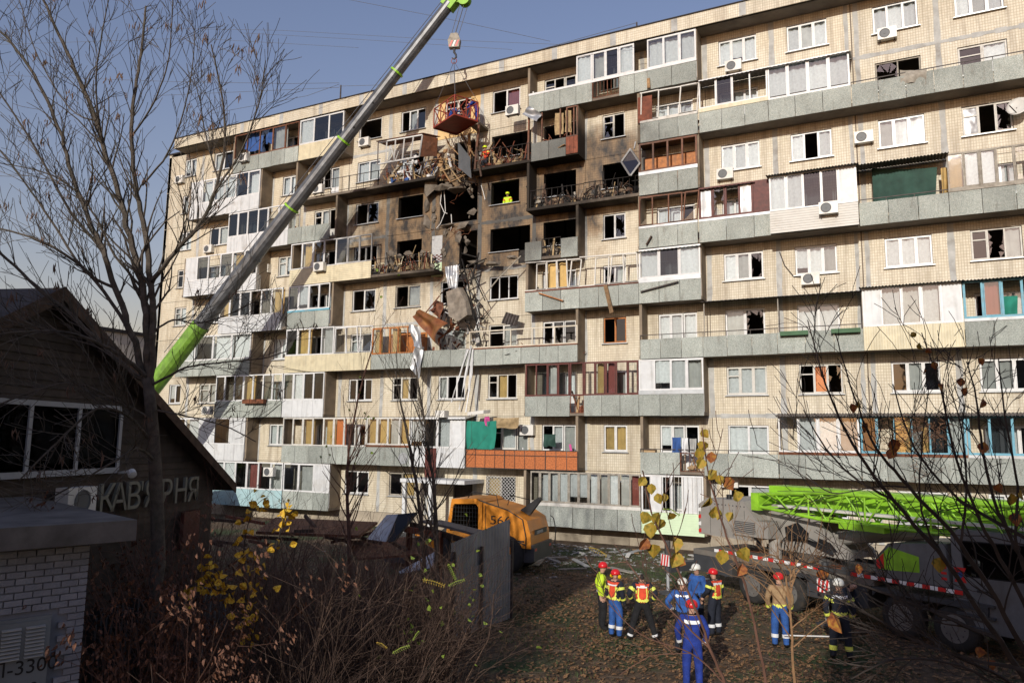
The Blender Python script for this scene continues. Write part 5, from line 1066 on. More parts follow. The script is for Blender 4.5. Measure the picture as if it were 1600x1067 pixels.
# local: x along hd_ (0 at the far corner, negative towards the viewer), outside is -y
hz = 3.74
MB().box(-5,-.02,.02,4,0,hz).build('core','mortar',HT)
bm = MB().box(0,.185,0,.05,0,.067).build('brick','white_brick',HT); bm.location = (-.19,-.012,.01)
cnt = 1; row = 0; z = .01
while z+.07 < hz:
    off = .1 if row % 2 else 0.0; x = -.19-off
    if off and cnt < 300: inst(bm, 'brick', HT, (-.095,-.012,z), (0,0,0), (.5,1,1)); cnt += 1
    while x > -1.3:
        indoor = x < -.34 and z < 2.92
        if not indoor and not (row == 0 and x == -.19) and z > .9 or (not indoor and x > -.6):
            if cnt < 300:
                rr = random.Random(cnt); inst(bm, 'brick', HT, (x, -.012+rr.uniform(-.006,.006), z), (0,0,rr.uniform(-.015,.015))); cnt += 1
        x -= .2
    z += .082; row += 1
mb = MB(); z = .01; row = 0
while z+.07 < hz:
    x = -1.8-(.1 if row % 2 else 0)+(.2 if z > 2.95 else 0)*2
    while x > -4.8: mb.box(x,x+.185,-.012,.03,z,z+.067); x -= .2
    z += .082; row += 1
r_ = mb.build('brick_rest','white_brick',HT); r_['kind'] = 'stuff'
MB().box(-5.6,.42,-.38,4.6,hz+.01,hz+.27).build('roof_slab','roof_conc',HT)
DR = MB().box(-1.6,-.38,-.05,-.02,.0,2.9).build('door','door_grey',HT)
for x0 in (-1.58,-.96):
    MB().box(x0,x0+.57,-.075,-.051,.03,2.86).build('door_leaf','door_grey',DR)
    for cx in (x0+.06,x0+.31):
        for k in range(9): MB().prism([(cx,-.077,2.45+.042*k),(cx+.2,-.077,2.45+.042*k),(cx+.2,-.105,2.437+.042*k),(cx,-.105,2.437+.042*k)],(0,0,.012)).build('louvre','flashing',DR)
tx = text_obj('hut_lettering','ТП-3300',.23,'black',(-1.13,-.0775,2.26),(1,0,0),(0,0,1),HT,.001,1.0)
text_obj('hut_lettering','12',.17,'black',(-.64,-.0775,2.03),(1,0,0),(0,0,1),HT,.001,1.0)

# ================================================================ distant block and the neighbours that shade the foreground
S('far_wall', (.50,.45,.38), .9, var=.1, nscale=.5); S('plain_wall', (.36,.33,.29), .9, var=.15, nscale=.5)
def block(name, x0, x1, y0, y1, h, mat, lab, rows, cols, face):
    o = empty(name, ((x0+x1)/2,(y0+y1)/2,0), 0, lab, 'building'); cx, cy = o.location.x, o.location.y
    MB().box(x0-cx,x1-cx,y0-cy,y1-cy,0,h).build('wall',mat,o); MB().box(x0-cx-.3,x1-cx+.3,y0-cy-.3,y1-cy+.3,h+.003,h+.4).build('roof','roof_felt',o)
    for r in range(rows):
        for c_ in range(cols):
            zz = 1.4+r*2.8
            if zz+1.4 > h: continue
            if face == 'x': yy = y0+(y1-y0)*(c_+.5)/cols-cy; w_ = MB().box(x1-cx+.003,x1-cx+.06,yy-.75,yy+.75,zz,zz+1.35)
            elif face == '-y': xx = x0+(x1-x0)*(c_+.5)/cols-cx; w_ = MB().box(xx-.75,xx+.75,y0-cy-.06,y0-cy-.003,zz,zz+1.35)
            else: xx = x0+(x1-x0)*(c_+.5)/cols-cx; w_ = MB().box(xx-.75,xx+.75,y1-cy+.003,y1-cy+.06,zz,zz+1.35)
            wo = w_.build('window','upvc',o)
    return o
block('distant_block', -118,-84, 20,34, 17.6, 'far_wall', 'pale distant apartment block glimpsed between the cafe roof and the boom', 6, 11, '-y')
block('neighbour_block', -52,-7.2, -56,-45, 13.8, 'plain_wall', 'plain neighbouring block shading the cafe and thicket', 5, 14, 'y')
block('neighbour_block', 1.6,40, -54,-42, 13.4, 'plain_wall', 'plain neighbouring block shading the crane cab', 4, 12, 'y')
# ================================================================ ground, litter
gx = sorted({*[-400,-250,-150,-100,-75,14,20,30,50,80,130,220,400], *[-60+1.0*i for i in range(75)]})
gy = sorted({*[-300,-180,-120,-80,-60,-50,12,20,35,60,100,180,300,600], *[-45+1.0*i for i in range(57)]})
def gh(x, y):
    if -60 < x < 14 and -45 < y < -1: return .06*mnoise.noise(Vector((x*.35, y*.35, 3)))+.03*mnoise.noise(Vector((x*1.1, y*1.1, 9)))-.03
    return -.03
mb = MB(); mb.v = [(x, y, gh(x, y)) for y in gy for x in gx]; n_ = len(gx)
mb.f = [(j*n_+i, j*n_+i+1, (j+1)*n_+i+1, (j+1)*n_+i) for j in range(len(gy)-1) for i in range(n_-1)]; mb.m = [0]*len(mb.f)
mt, nt, b = new_mat('earth'); pos = posn(nt)
c = ramp(nt, noisen(nt, pos, 2.2, 8, .7), [(.3,(.045,.03,.019)),(.5,(.11,.072,.042)),(.7,(.22,.135,.07))])
c = mixc(nt, ramp(nt, noisen(nt, pos, .35, 6, .6), [(.5,(0,0,0)),(.62,(1,1,1))]), c, ramp(nt, noisen(nt, pos, 9, 4), [(.3,(.022,.035,.010)),(.7,(.055,.085,.022))]))
nt.links.new(c, b.inputs['Base Color']); b.inputs['Roughness'].default_value = .95
bn = nt.nodes.new('ShaderNodeBump'); bn.inputs['Strength'].default_value = .9; bn.inputs['Distance'].default_value = .06
nt.links.new(noisen(nt, pos, 14, 8, .7), bn.inputs['Height']); nt.links.new(bn.outputs[0], b.inputs['Normal'])
tag(mb.build('ground','earth',None,True), kind='structure')
def leafmat(name, stops, rough=.75):
    mt, nt, b = new_mat(name); pos = posn(nt)
    nt.links.new(ramp(nt, noisen(nt, pos, 40, 1), stops), b.inputs['Base Color']); b.inputs['Roughness'].default_value = rough
leafmat('litter_leaf', [(.3,(.06,.03,.014)),(.45,(.16,.08,.035)),(.6,(.28,.15,.065)),(.75,(.38,.26,.12))])
leafmat('grass_blade', [(.3,(.02,.035,.01)),(.7,(.07,.11,.025))])
leafmat('twig', [(.3,(.05,.035,.025)),(.7,(.14,.095,.065))])
leafmat('rubble', [(.3,(.16,.15,.13)),(.5,(.32,.31,.30)),(.62,(.55,.55,.53)),(.72,(.14,.11,.08))])
rg = random.Random(11)
mb = MB()
for k in range(42000):
    x, y = rg.uniform(-13,4), rg.uniform(-25,-9)
    if mnoise.noise(Vector((x*.3,y*.3,5))) < rg.uniform(-.75,.4): continue
    s = rg.uniform(.025,.075); a = rg.random()*6.3; t_ = rg.uniform(.1,.8); z = gh(x,y)+rg.uniform(.005,.04)
    d1 = Vector((math.cos(a),math.sin(a),rg.uniform(-.3,.5)))*s; d2 = Vector((-math.sin(a),math.cos(a),rg.uniform(-.3,.5)))*s*.6; p = Vector((x,y,z+.02))
    mb.add([p-d1,p+d2,p+d1,p-d2],[(0,1,2,3)])
tag(mb.build('fallen_leaves','litter_leaf'),'brown fallen leaves strewn over the yard','leaves',kind='stuff')
mb = MB()
for k in range(24000):
    x, y = rg.uniform(-16,3), rg.uniform(-24,-1.5)
    if mnoise.noise(Vector((x*.35+9,y*.35,2)))+(.4 if y > -10 else .08) < rg.uniform(-.05,.45): continue
    a = rg.random()*6.3; h = rg.uniform(.05,.15); p = Vector((x,y,gh(x,y))); w_ = Vector((math.cos(a),math.sin(a),0))*.012; tp = p+Vector((rg.uniform(-.06,.06),rg.uniform(-.06,.06),h))
    mb.add([p-w_,p+w_,tp],[(0,1,2)])
tag(mb.build('grass','grass_blade'),'short patchy green grass in the yard','grass',kind='stuff')
mb = MB()
for k in range(700):
    x, y = rg.uniform(-12,4), rg.uniform(-25,-12); a = rg.random()*6.3; l_ = rg.uniform(.15,.7); p = Vector((x,y,gh(x,y)+.03)); q = p+Vector((math.cos(a)*l_,math.sin(a)*l_,rg.uniform(-.01,.06)))
    mb.tube([p,(p+q)/2+Vector((rg.uniform(-.04,.04),rg.uniform(-.04,.04),.02)),q],[.009,.007,.004],3,0,False)
tag(mb.build('fallen_twigs','twig'),'broken twigs scattered among fallen leaves','twigs',kind='stuff')
mb = MB()
for k in range(900):
    x = rg.gauss(-14.5,4.5); y = -rg.uniform(1.3,11)*rg.random()**.35
    if y > -1.3 or x < -25 or x > -5.5: continue
    s = rg.uniform(.02,.12)*(2.2 if rg.random() < .08 else 1); p = Vector((x,y,gh(x,y)+.02)); a = rg.random()*6.3; e = Vector((math.cos(a),math.sin(a),rg.uniform(-.2,.2)))*s
    mb.bar(p,p+e*rg.uniform(1,3),s*.7,s*.25)
tag(mb.build('rubble','rubble'),'pale rubble and broken plaster strewn below the building','rubble',kind='stuff')
for k in range(14):
    x, y = rg.uniform(-15,-6), rg.uniform(-9,-2.5); a = rg.random()*3.1; l_ = rg.uniform(.5,1.6); p = Vector((x,y,gh(x,y)+.05)); q = p+Vector((math.cos(a)*l_,math.sin(a)*l_,rg.uniform(0,.12)))
    tag(MB().bar(p,q,rg.uniform(.1,.35),.03).build('fallen_board',rg.choice(['wood_white','plank','flashing','wood_grey'])),'loose board lying in the rubble below the building','board','boards in the rubble')
# ================================================================ people
S('skin', (.45,.26,.18), .6, var=.08); S('hair_dark', (.02,.015,.012), .8, var=.3)
S('navy', (.014,.017,.028), .85, var=.3, nscale=7, bump=.6); S('coverall_blue', (.016,.04,.25), .85, var=.35, nscale=7, bump=.7); S('work_blue', (.03,.10,.33), .85, var=.35, nscale=7, bump=.7)
S('jacket_tan', (.32,.21,.11), .85, var=.3, nscale=7, bump=.7); S('hi_vis', (.55,.75,.03), .7, var=.1); S('vest_orange', (.66,.075,.03), .8, var=.25, nscale=8, bump=.5)
S('band_yellow', (.72,.76,.12), .6, var=.05); S('band_silver', (.72,.73,.74), .4, var=.05); S('trouser_black', (.014,.014,.016), .9, var=.3, nscale=7, bump=.7)
S('helmet_red', (.62,.02,.025), .25, var=.05); S('helmet_white', (.74,.73,.66), .3, var=.05); S('helmet_yellow', (.62,.80,.02), .3, var=.05); S('glove', (.04,.035,.03), .9); S('boot', (.015,.013,.012), .7); S('ear_yellow', (.8,.5,.01), .4)
BASE = dict(pel=(0,0,.96), spi=(0,.01,1.14), che=(0,.01,1.34), nec=(0,0,1.50), hea=(0,-.03,1.615), top=(0,-.02,1.71), nos=(0,-.125,1.60),
    shL=(.19,.01,1.43), elL=(.255,.04,1.16), wrL=(.25,-.06,.93), haL=(.25,-.09,.86), shR=(-.19,.01,1.43), elR=(-.255,.04,1.16), wrR=(-.25,-.06,.93), haR=(-.25,-.09,.86),
    hiL=(.10,0,.90), knL=(.12,-.02,.50), anL=(.13,.02,.11), toL=(.14,-.13,.045), hiR=(-.10,0,.90), knR=(-.12,-.02,.50), anR=(-.13,.02,.11), toR=(-.14,-.13,.045))
RADS = dict(pel=.165, spi=.155, che=.185, nec=.062, hea=.105, top=.085, nos=.018, sh=.095, el=.066, wr=.05, ha=.042, hi=.12, kn=.088, an=.068, to=.05)
BONES = [('pel','spi','torso'),('spi','che','torso'),('che','nec','torso'),('nec','hea','head'),('hea','top','head'),('hea','nos','head'),
 ('che','shL','torso'),('shL','elL','arm'),('elL','wrL','arm'),('wrL','haL','hand'),('che','shR','torso'),('shR','elR','arm'),('elR','wrR','arm'),('wrR','haR','hand'),
 ('pel','hiL','leg'),('hiL','knL','leg'),('knL','anL','leg'),('anL','toL','boot'),('pel','hiR','leg'),('hiR','knR','leg'),('knR','anR','leg'),('anR','toR','boot')]
def person(loc, face, label, jacket, trousers, helmet=None, pose=None, vest=None, bands=(), hands='glove', sc=1.0, hair=False, shoe='boot', ears=None, back_strip=None):
    """face: heading (deg, clockwise from +Y) the figure looks towards"""
    J = {k: Vector(v) for k, v in BASE.items()}
    for k, v in (pose or {}).items(): J[k] = Vector(v)
    keys = list(J); me = bpy.data.meshes.new('body'); me.from_pydata([J[k] for k in keys], [(keys.index(a), keys.index(b_)) for a, b_, _ in BONES], [])
    o = bpy.data.objects.new('body_tmp', me); C.objects.link(o); sk = o.modifiers.new('s','SKIN'); sk.use_smooth_shade = True; sk.branch_smoothing = .4
    for i, k in enumerate(keys):
        r = RADS.get(k, RADS.get(k[:2], .08)); sv = me.skin_vertices[0].data[i]; sv.radius = (r*1.12, r*.92 if k in ('pel','spi','che') else r*1.05); sv.use_root = (k == 'pel')
    sb = o.modifiers.new('u','SUBSURF'); sb.levels = 3; sb.render_levels = 3
    dg = bpy.context.evaluated_depsgraph_get(); dg.update(); bme = bpy.data.meshes.new_from_object(o.evaluated_get(dg)); bpy.data.objects.remove(o)
    bme.name = 'body'; bme.materials.clear()
    for mm in ('skin', jacket, trousers, hands, shoe, 'hair_dark'): bme.materials.append(M[mm])
    info = []
    segs = [(J[a], J[b_], a, b_, t) for a, b_, t in BONES]
    for p in bme.polygons:
        c = p.center; best = None
        for i, (A, B, a, b_, t) in enumerate(segs):
            d = B-A; k = max(0, min(1, (c-A).dot(d)/d.length_squared)); ds = (c-(A+d*k)).length
            if best is None or ds < best[0]: best = (ds, i, k, t)
        t = best[3]; a_ = segs[best[1]][2]
        if t == 'torso' and a_ == 'che' and segs[best[1]][3] == 'nec' and best[2] > .8: t = 'head'
        if t == 'torso' and a_ == 'pel' and best[2] < .25: t = 'leg'
        info.append((t, segs[best[1]][2]+segs[best[1]][3], best[2], c.copy(), p.normal.copy()))
        mi = {'head':0,'torso':1,'arm':1,'leg':2,'hand':3,'boot':4}[t]
        if t == 'head' and hair and (c.z > J['hea'].z+.045 or c.y > J['hea'].y+.045) and c.z > J['hea'].z-.06: mi = 5
        p.material_index = mi; p.use_smooth = True
    root = empty('person', loc, -rad(face)+math.pi, label, 'person', None); root.scale = (sc,)*3
    body = bpy.data.objects.new('body', bme); C.objects.link(body); body.parent = root
    def overlay(name, sel, mat, off):
        vs, fs, mp = [], [], {}
        for p in bme.polygons:
            if not sel(info[p.index]): continue
            f = []
            for vi in p.vertices:
                if vi not in mp: v = bme.vertices[vi]; mp[vi] = len(vs); vs.append(tuple(v.co+v.normal*off))
                f.append(mp[vi])
            fs.append(tuple(f))
        if fs:
            mb = MB(); mb.v, mb.f, mb.m = vs, fs, [0]*len(fs); mb.build(name, mat, root, True)
    if vest:
        overlay('vest', lambda q: q[0] == 'torso' and q[3].z < J['nec'].z-.05 and abs(q[3].x) < .2, vest, .014)
        z0 = J['pel'].z
        overlay('vest_band', lambda q: q[0] == 'torso' and z0+.05 < q[3].z < z0+.115, 'band_yellow', .02)
        overlay('vest_band', lambda q: q[0] == 'torso' and z0+.40 < q[3].z < z0+.44 and abs(q[3].x) < .15, 'band_silver', .02)
        for s in (-1,1): overlay('vest_strip', lambda q: q[0] == 'torso' and z0+.115 < q[3].z < z0+.40 and .085 < s*q[3].x < .12, 'band_yellow', .02)
    for bn_, k0, k1, mm in bands: overlay('reflective_band', lambda q: q[1] in bn_ and k0 < q[2] < k1, mm, .012)
    if back_strip: overlay('reflective_band', lambda q: q[0] == 'torso' and back_strip[0] < q[3].z < back_strip[1], 'band_silver', .013)
    H = J['hea']; tilt = (J['top']-J['hea']).normalized()
    if helmet:
        hm = MB().lathe(H+tilt*.02, tilt, [(.0,.122),(.02,.128),(.06,.125),(.10,.108),(.13,.076),(.145,.03),(.148,.002)], 20).build('helmet', helmet, root, True)
        MB().prism([H+tilt*.015+Vector((.1,-.09,0)),H+tilt*.015+Vector((.06,-.185,-.01)),H+tilt*.015+Vector((-.06,-.185,-.01)),H+tilt*.015+Vector((-.1,-.09,0))],(0,0,.012)).build('helmet_brim', helmet, root)
        if ears:
            for s in (-1,1): MB().lathe(H+Vector((s*.12,0,-.02)),(s,0,0),[(0,.05),(.04,.045),(.05,.01)],10).build('ear_defender', ears, root)
    for s in (-1,1):
        MB().rock(H+Vector((s*.038,-.098,.012)),.014,.01,.01,random.Random(1)).build('eye','hair_dark',root)
        hk = 'haL' if s > 0 else 'haR'; w_ = J['wrL' if s > 0 else 'wrR']; h = J[hk]; dr = (h-w_).normalized()
        side = Vector((0,-1,0)) if abs(dr.y) < .8 else Vector((0,0,1)); side = (side-dr*side.dot(dr)).normalized(); inn = dr.cross(side)*(-s)
        for i in range(4):
            b0 = h+dr*.02+side*(.028-.019*i); l_ = (.065,.075,.07,.055)[i]
            MB().tube([b0,b0+dr*l_*.55+inn*.006,b0+dr*l_*.95+inn*.022],[.0105,.0095,.007],6).build('finger', hands, root, True)
        MB().tube([h-dr*.01+side*.035,h+dr*.02+side*.06+inn*.01,h+dr*.05+side*.062+inn*.02],[.013,.011,.008],6).build('thumb', hands, root, True)
    return root
LEG_B = (('knLanL','knRanR'), .42, .62); ARM_B = (('elLwrL','elRwrR'), .35, .6); UPA = (('shLelL','shRelR'), .35, .6)
def gp(u, v): P = ground(u, v); return (P.x, P.y, gh(P.x, P.y)+.0)
person(gp(941,984), 62, 'person in red helmet and hi-vis yellow jacket with dark trousers', 'hi_vis','trouser_black','helmet_red', dict(elL=(.28,.1,1.18),wrL=(.24,.02,.95),haL=(.23,.0,.87),elR=(-.26,.1,1.17),wrR=(-.22,.02,.93),haR=(-.21,0,.86)), bands=[(('pelspi',),.3,.7,'band_silver')], hands='skin', sc=1.02)
person(gp(962,996), 20, 'person in red helmet with yellow ear defenders, orange vest and blue trousers', 'navy','work_blue','helmet_red', dict(hea=(.03,-.05,1.6),top=(.04,-.05,1.70),nos=(.06,-.14,1.58)), vest='vest_orange', bands=[LEG_B+('band_silver',),UPA+('band_yellow',),ARM_B+('band_yellow',)], ears='ear_yellow')
person(gp(1004,1000), -22, 'bareheaded person in orange vest standing with legs apart and hands on hips', 'navy','trouser_black',None, dict(elL=(.36,.1,1.2),wrL=(.26,-.04,1.03),haL=(.2,-.1,.98),elR=(-.36,.1,1.2),wrR=(-.26,-.04,1.03),haR=(-.2,-.1,.98),knL=(.22,-.02,.5),anL=(.33,.02,.11),toL=(.37,-.12,.045),knR=(-.22,-.02,.5),anR=(-.33,.02,.11),toR=(-.37,-.12,.045)), vest='vest_orange', bands=[UPA+('band_yellow',),ARM_B+('band_yellow',),(('knLanL','knRanR'),.8,.92,'band_silver')], hair=True, sc=1.0)
person(gp(1083,1077), -15, 'person in red helmet and dark blue coverall with a silver band across the back', 'coverall_blue','coverall_blue','helmet_red', dict(elL=(.3,.03,1.17),elR=(-.3,.03,1.17)), bands=[(('elLwrL','elRwrR'),.75,.98,'band_silver')], back_strip=(1.33,1.39), sc=1.03)
person((-4.75,-18.0,-.03), -8, 'person in cream helmet and lighter blue jacket, hands on hips, before the coverall', 'work_blue','navy','helmet_white', dict(elL=(.38,.08,1.2),wrL=(.27,-.04,1.02),haL=(.2,-.09,.98),elR=(-.38,.08,1.2),wrR=(-.27,-.04,1.02),haR=(-.2,-.09,.98)), bands=[(('elLwrL','elRwrR'),.7,.95,'band_silver')], back_strip=(1.34,1.39), sc=1.02)
person((-4.95,-15.6,-.03), -150, 'person in white helmet and blue jacket beside the red-helmeted one in orange', 'work_blue','navy','helmet_white', None, hands='skin', sc=1.02)
person((-4.42,-15.9,-.03), -60, 'person in red helmet and dark jacket with orange back, by the crane wheel', 'navy','navy','helmet_red', dict(elL=(.26,.0,1.18),wrL=(.2,-.2,1.05),haL=(.17,-.27,1.03)), vest='vest_orange', bands=[UPA+('band_yellow',),LEG_B+('band_silver',)], sc=1.0)
person(gp(1220,1010), -10, 'person in red helmet, tan jacket with yellow stripes and blue trousers', 'jacket_tan','work_blue','helmet_red', dict(elL=(.28,.04,1.17),elR=(-.28,.04,1.17)), bands=[LEG_B+('band_silver',),(('pelspi',),.1,.55,'band_yellow'),ARM_B[:1]+(.6,.9,'band_yellow')], back_strip=None, sc=1.05)
person(gp(1315,1030), -8, 'firefighter in white helmet and black suit with bright yellow stripes', 'navy','navy','helmet_white', dict(elL=(.3,.03,1.17),elR=(-.3,.03,1.17),knL=(.15,-.02,.5),anL=(.17,.02,.11),toL=(.18,-.13,.045),knR=(-.15,-.02,.5),anR=(-.17,.02,.11),toR=(-.18,-.13,.045)), bands=[(('knLanL','knRanR'),.45,.72,'band_yellow'),(('shLelL','shRelR'),.3,.5,'band_yellow'),(('elLwrL','elRwrR'),.6,.9,'band_yellow'),(('pelspi',),.2,.6,'band_yellow')], back_strip=(1.36,1.42), sc=1.07)
person((-1.35,-14.75,-.03), 120, 'person in dark cap and navy clothes leaning beside the crane tool boxes', 'navy','navy',None, dict(spi=(0,-.05,1.13),che=(0,-.16,1.3),nec=(0,-.27,1.41),hea=(0,-.36,1.48),top=(0,-.42,1.56),nos=(0,-.44,1.42),shL=(.19,-.2,1.36),shR=(-.19,-.2,1.36),elL=(.25,-.25,1.1),elR=(-.25,-.25,1.1),wrL=(.22,-.4,.95),haL=(.2,-.45,.9),wrR=(-.22,-.4,.95),haR=(-.2,-.45,.9)), hair=True)
# rescuers on the building
STAND = None
person((UX(795,19.0,.9), .75, fz(7)+.17), 175, 'rescuer in yellow helmet standing in the burnt window opening', 'hi_vis','navy','helmet_yellow', dict(elL=(.26,-.05,1.15),wrL=(.2,-.22,1.0),haL=(.17,-.28,.98)), bands=[UPA+('vest_orange',)], sc=1.0)
zb = fz(9)+.16
person((UX(745,24.2,-.85), -.8, 23.35), 230, 'worker in blue overalls bending over beside the red basket on the ledge', 'coverall_blue','coverall_blue',None, dict(spi=(0,-.06,1.12),che=(0,-.2,1.25),nec=(0,-.36,1.3),hea=(0,-.46,1.28),top=(0,-.55,1.27),nos=(0,-.48,1.17),shL=(.18,-.26,1.28),shR=(-.18,-.26,1.28),elL=(.24,-.42,1.08),elR=(-.24,-.42,1.08),wrL=(.22,-.6,1.0),haL=(.21,-.67,.98),wrR=(-.22,-.6,1.0),haR=(-.21,-.67,.98)), hair=True, hands='skin')
person((CAGE_C.x-.35, CAGE_C.y+.1, CAGE_C.z+.05), 60, 'worker in blue crouching inside the red basket', 'work_blue','coverall_blue',None, dict(pel=(0,.1,.62),spi=(0,.02,.78),che=(0,-.14,.92),nec=(0,-.27,1.0),hea=(0,-.36,1.05),top=(0,-.42,1.12),nos=(0,-.45,1.0),shL=(.18,-.18,.96),shR=(-.18,-.18,.96),elL=(.25,-.3,.76),elR=(-.25,-.3,.76),wrL=(.2,-.5,.8),haL=(.19,-.56,.82),wrR=(-.2,-.5,.8),haR=(-.19,-.56,.82),hiL=(.1,.08,.58),hiR=(-.1,.08,.58),knL=(.14,-.25,.46),knR=(-.14,-.25,.46)), hair=True, hands='skin')
person((UX(759,22.2,-.5), -.45, fz(8)+.17), 190, 'rescuer with red and yellow gear among the debris below the basket', 'vest_orange','navy','helmet_yellow', dict(pel=(0,.1,.72),spi=(0,.05,.9),che=(0,-.02,1.08),nec=(0,-.06,1.22),hea=(0,-.1,1.33),top=(0,-.1,1.43),nos=(0,-.2,1.31),shL=(.18,-.02,1.15),shR=(-.18,-.02,1.15),elL=(.25,-.1,.92),elR=(-.25,-.1,.92),wrL=(.22,-.3,.85),haL=(.2,-.36,.85),wrR=(-.22,-.3,.85),haR=(-.2,-.36,.85),hiL=(.1,.08,.68),hiR=(-.1,.08,.68),knL=(.13,-.2,.48),knR=(-.13,-.2,.48)), bands=[UPA+('band_yellow',)])
LDG = MB().box(UX(737,23.2,-.8), UX(753,23.2,-.8), -1.1, -.02, 23.2, 23.34).build('ledge_slab','soffit',BL)
tag(MB().tube([ground(1225,992,.35), ground(1300,994,.35)],.018,6).build('white_pole','white_pipe'),'thin white pole lying on the leaves between two firefighters','pole')
# ================================================================ vegetation
S('bark', (.10,.08,.062), .95, var=.35, nscale=8, bump=.6, dirt=((.05,.06,.035),.5)); S('bark_red', (.13,.065,.045), .9, var=.3, nscale=8); S('bark_dark', (.045,.035,.03), .9, var=.35, nscale=8)
S('bark_tan', (.26,.15,.075), .85, var=.3, nscale=8); S('stem_dry', (.105,.066,.048), .95, var=.4, nscale=6)
leafmat('leaf_dry', [(.3,(.06,.026,.014)),(.5,(.13,.055,.03)),(.7,(.2,.09,.05))]); leafmat('leaf_yellow', [(.3,(.35,.16,.012)),(.5,(.60,.36,.02)),(.7,(.68,.50,.05))])
leafmat('leaf_olive', [(.3,(.16,.13,.015)),(.5,(.32,.23,.025)),(.7,(.42,.24,.03))]); leafmat('leaf_rust', [(.3,(.14,.035,.012)),(.55,(.30,.10,.02)),(.75,(.40,.22,.03))]); leafmat('leaf_green', [(.3,(.10,.17,.02)),(.7,(.26,.33,.04))])
S('seed', (.12,.07,.045), .9, var=.3, nscale=10)
def rv_(rnd, s=1.0): return Vector((rnd.gauss(0,1),rnd.gauss(0,1),rnd.gauss(0,1)))*s
def branch(mb, p, d, ln, r, depth, rnd, tips, up=.25, spread=.6, nseg=4, kids=(3,5), shrink=.62, minr=.0035, wob=.13):
    pts = [p.copy()]; q = p.copy(); dd = d.normalized(); rs = [r]
    for i in range(nseg):
        dd = (dd + rv_(rnd, wob) + Vector((0,0,up*.12))).normalized(); q = q+dd*(ln/nseg); pts.append(q.copy()); rs.append(max(minr, r*(1-.62*(i+1)/nseg)))
    mb.tube(pts, rs, 6 if r > .05 else (4 if r > .015 else 3), 0, False)
    if depth <= 0: tips.append((pts[-1], dd)); return
    for k in range(rnd.randint(*kids)):
        t = rnd.uniform(.25,1.0); i = min(nseg-1, int(t*nseg)); b0 = pts[i]+(pts[i+1]-pts[i])*(t*nseg-i)
        dr = (pts[i+1]-pts[i]).normalized(); sd = rv_(rnd); sd = (sd-dr*sd.dot(dr)).normalized()
        branch(mb, b0, (dr*(1-spread*.5)+sd*spread+Vector((0,0,up))).normalized(), ln*shrink*rnd.uniform(.65,1.15), max(minr, rs[i]*.55), depth-1, rnd, tips, up, spread, max(3,nseg-1), kids, shrink, minr, wob)
def limb(mb, pts, r0, r1, rnd, tips, twig=12, tl=1.2, depth=1, up=.3, sub=5, minr=.0035, spread=.65):
    n = len(pts); P = []
    for i in range(n-1):                                # Catmull-Rom through the given points
        a, b_, c_, d = pts[max(0,i-1)], pts[i], pts[i+1], pts[min(n-1,i+2)]
        for k in range(sub):
            t = k/sub; P.append(.5*((2*b_)+(c_-a)*t+(2*a-5*b_+4*c_-d)*t*t+(3*b_-a-3*c_+d)*t**3))
    P.append(pts[-1]); m = len(P); rs = [r0+(r1-r0)*(i/(m-1))**.8 for i in range(m)]
    for i in range(1,m-1): P[i] = P[i]+rv_(rnd, rs[i]*.25)
    mb.tube(P, rs, 9 if r0 > .1 else (6 if r0 > .03 else 4))
    for k in range(twig):
        t = rnd.uniform(.18,1); i = min(m-2,int(t*(m-1))); dr = (P[i+1]-P[i]).normalized(); sd = rv_(rnd); sd = (sd-dr*sd.dot(dr)).normalized()
        branch(mb, P[i], (dr*.75+sd*spread+Vector((0,0,up))).normalized(), tl*rnd.uniform(.5,1.25)*(1.15-.4*t), max(minr,rs[i]*.4), depth, rnd, tips, up, .6, 4, (2,4), .6, minr)
    tips.append((P[-1],(P[-1]-P[-2]).normalized()))
def px(pts, dep): return [atd(p[0],p[1],p[2] if len(p) > 2 else dep) for p in pts]
def add_leaf(mb, p, d, size, rnd, mi=0, droop=.5, wide=.42, flat=False):
    d = (d+Vector((0,0,-droop))+rv_(rnd,.25)).normalized(); s = d.cross(FW+rv_(rnd,.35) if flat else rv_(rnd)).normalized(); n = d.cross(s); w_ = size*wide; f = rnd.uniform(.1,.34)*rnd.choice((-1,1))
    vs = [p, p+d*size*.22+s*w_*.8+n*size*f, p+d*size*.5+s*w_+n*size*f, p+d*size*.8+s*w_*.5+n*size*f*.5, p+d*size, p+d*size*.8-s*w_*.5+n*size*f*.5, p+d*size*.5-s*w_+n*size*f, p+d*size*.22-s*w_*.8+n*size*f]
    mid1, mid2 = p+d*size*.3, p+d*size*.65
    vs += [mid1, mid2]; mb.add(vs, [(0,1,8),(1,2,9,8),(2,3,9),(3,4,9),(4,5,9),(5,6,9),(6,7,8,9),(7,0,8)], mi)
rt = random.Random(21)
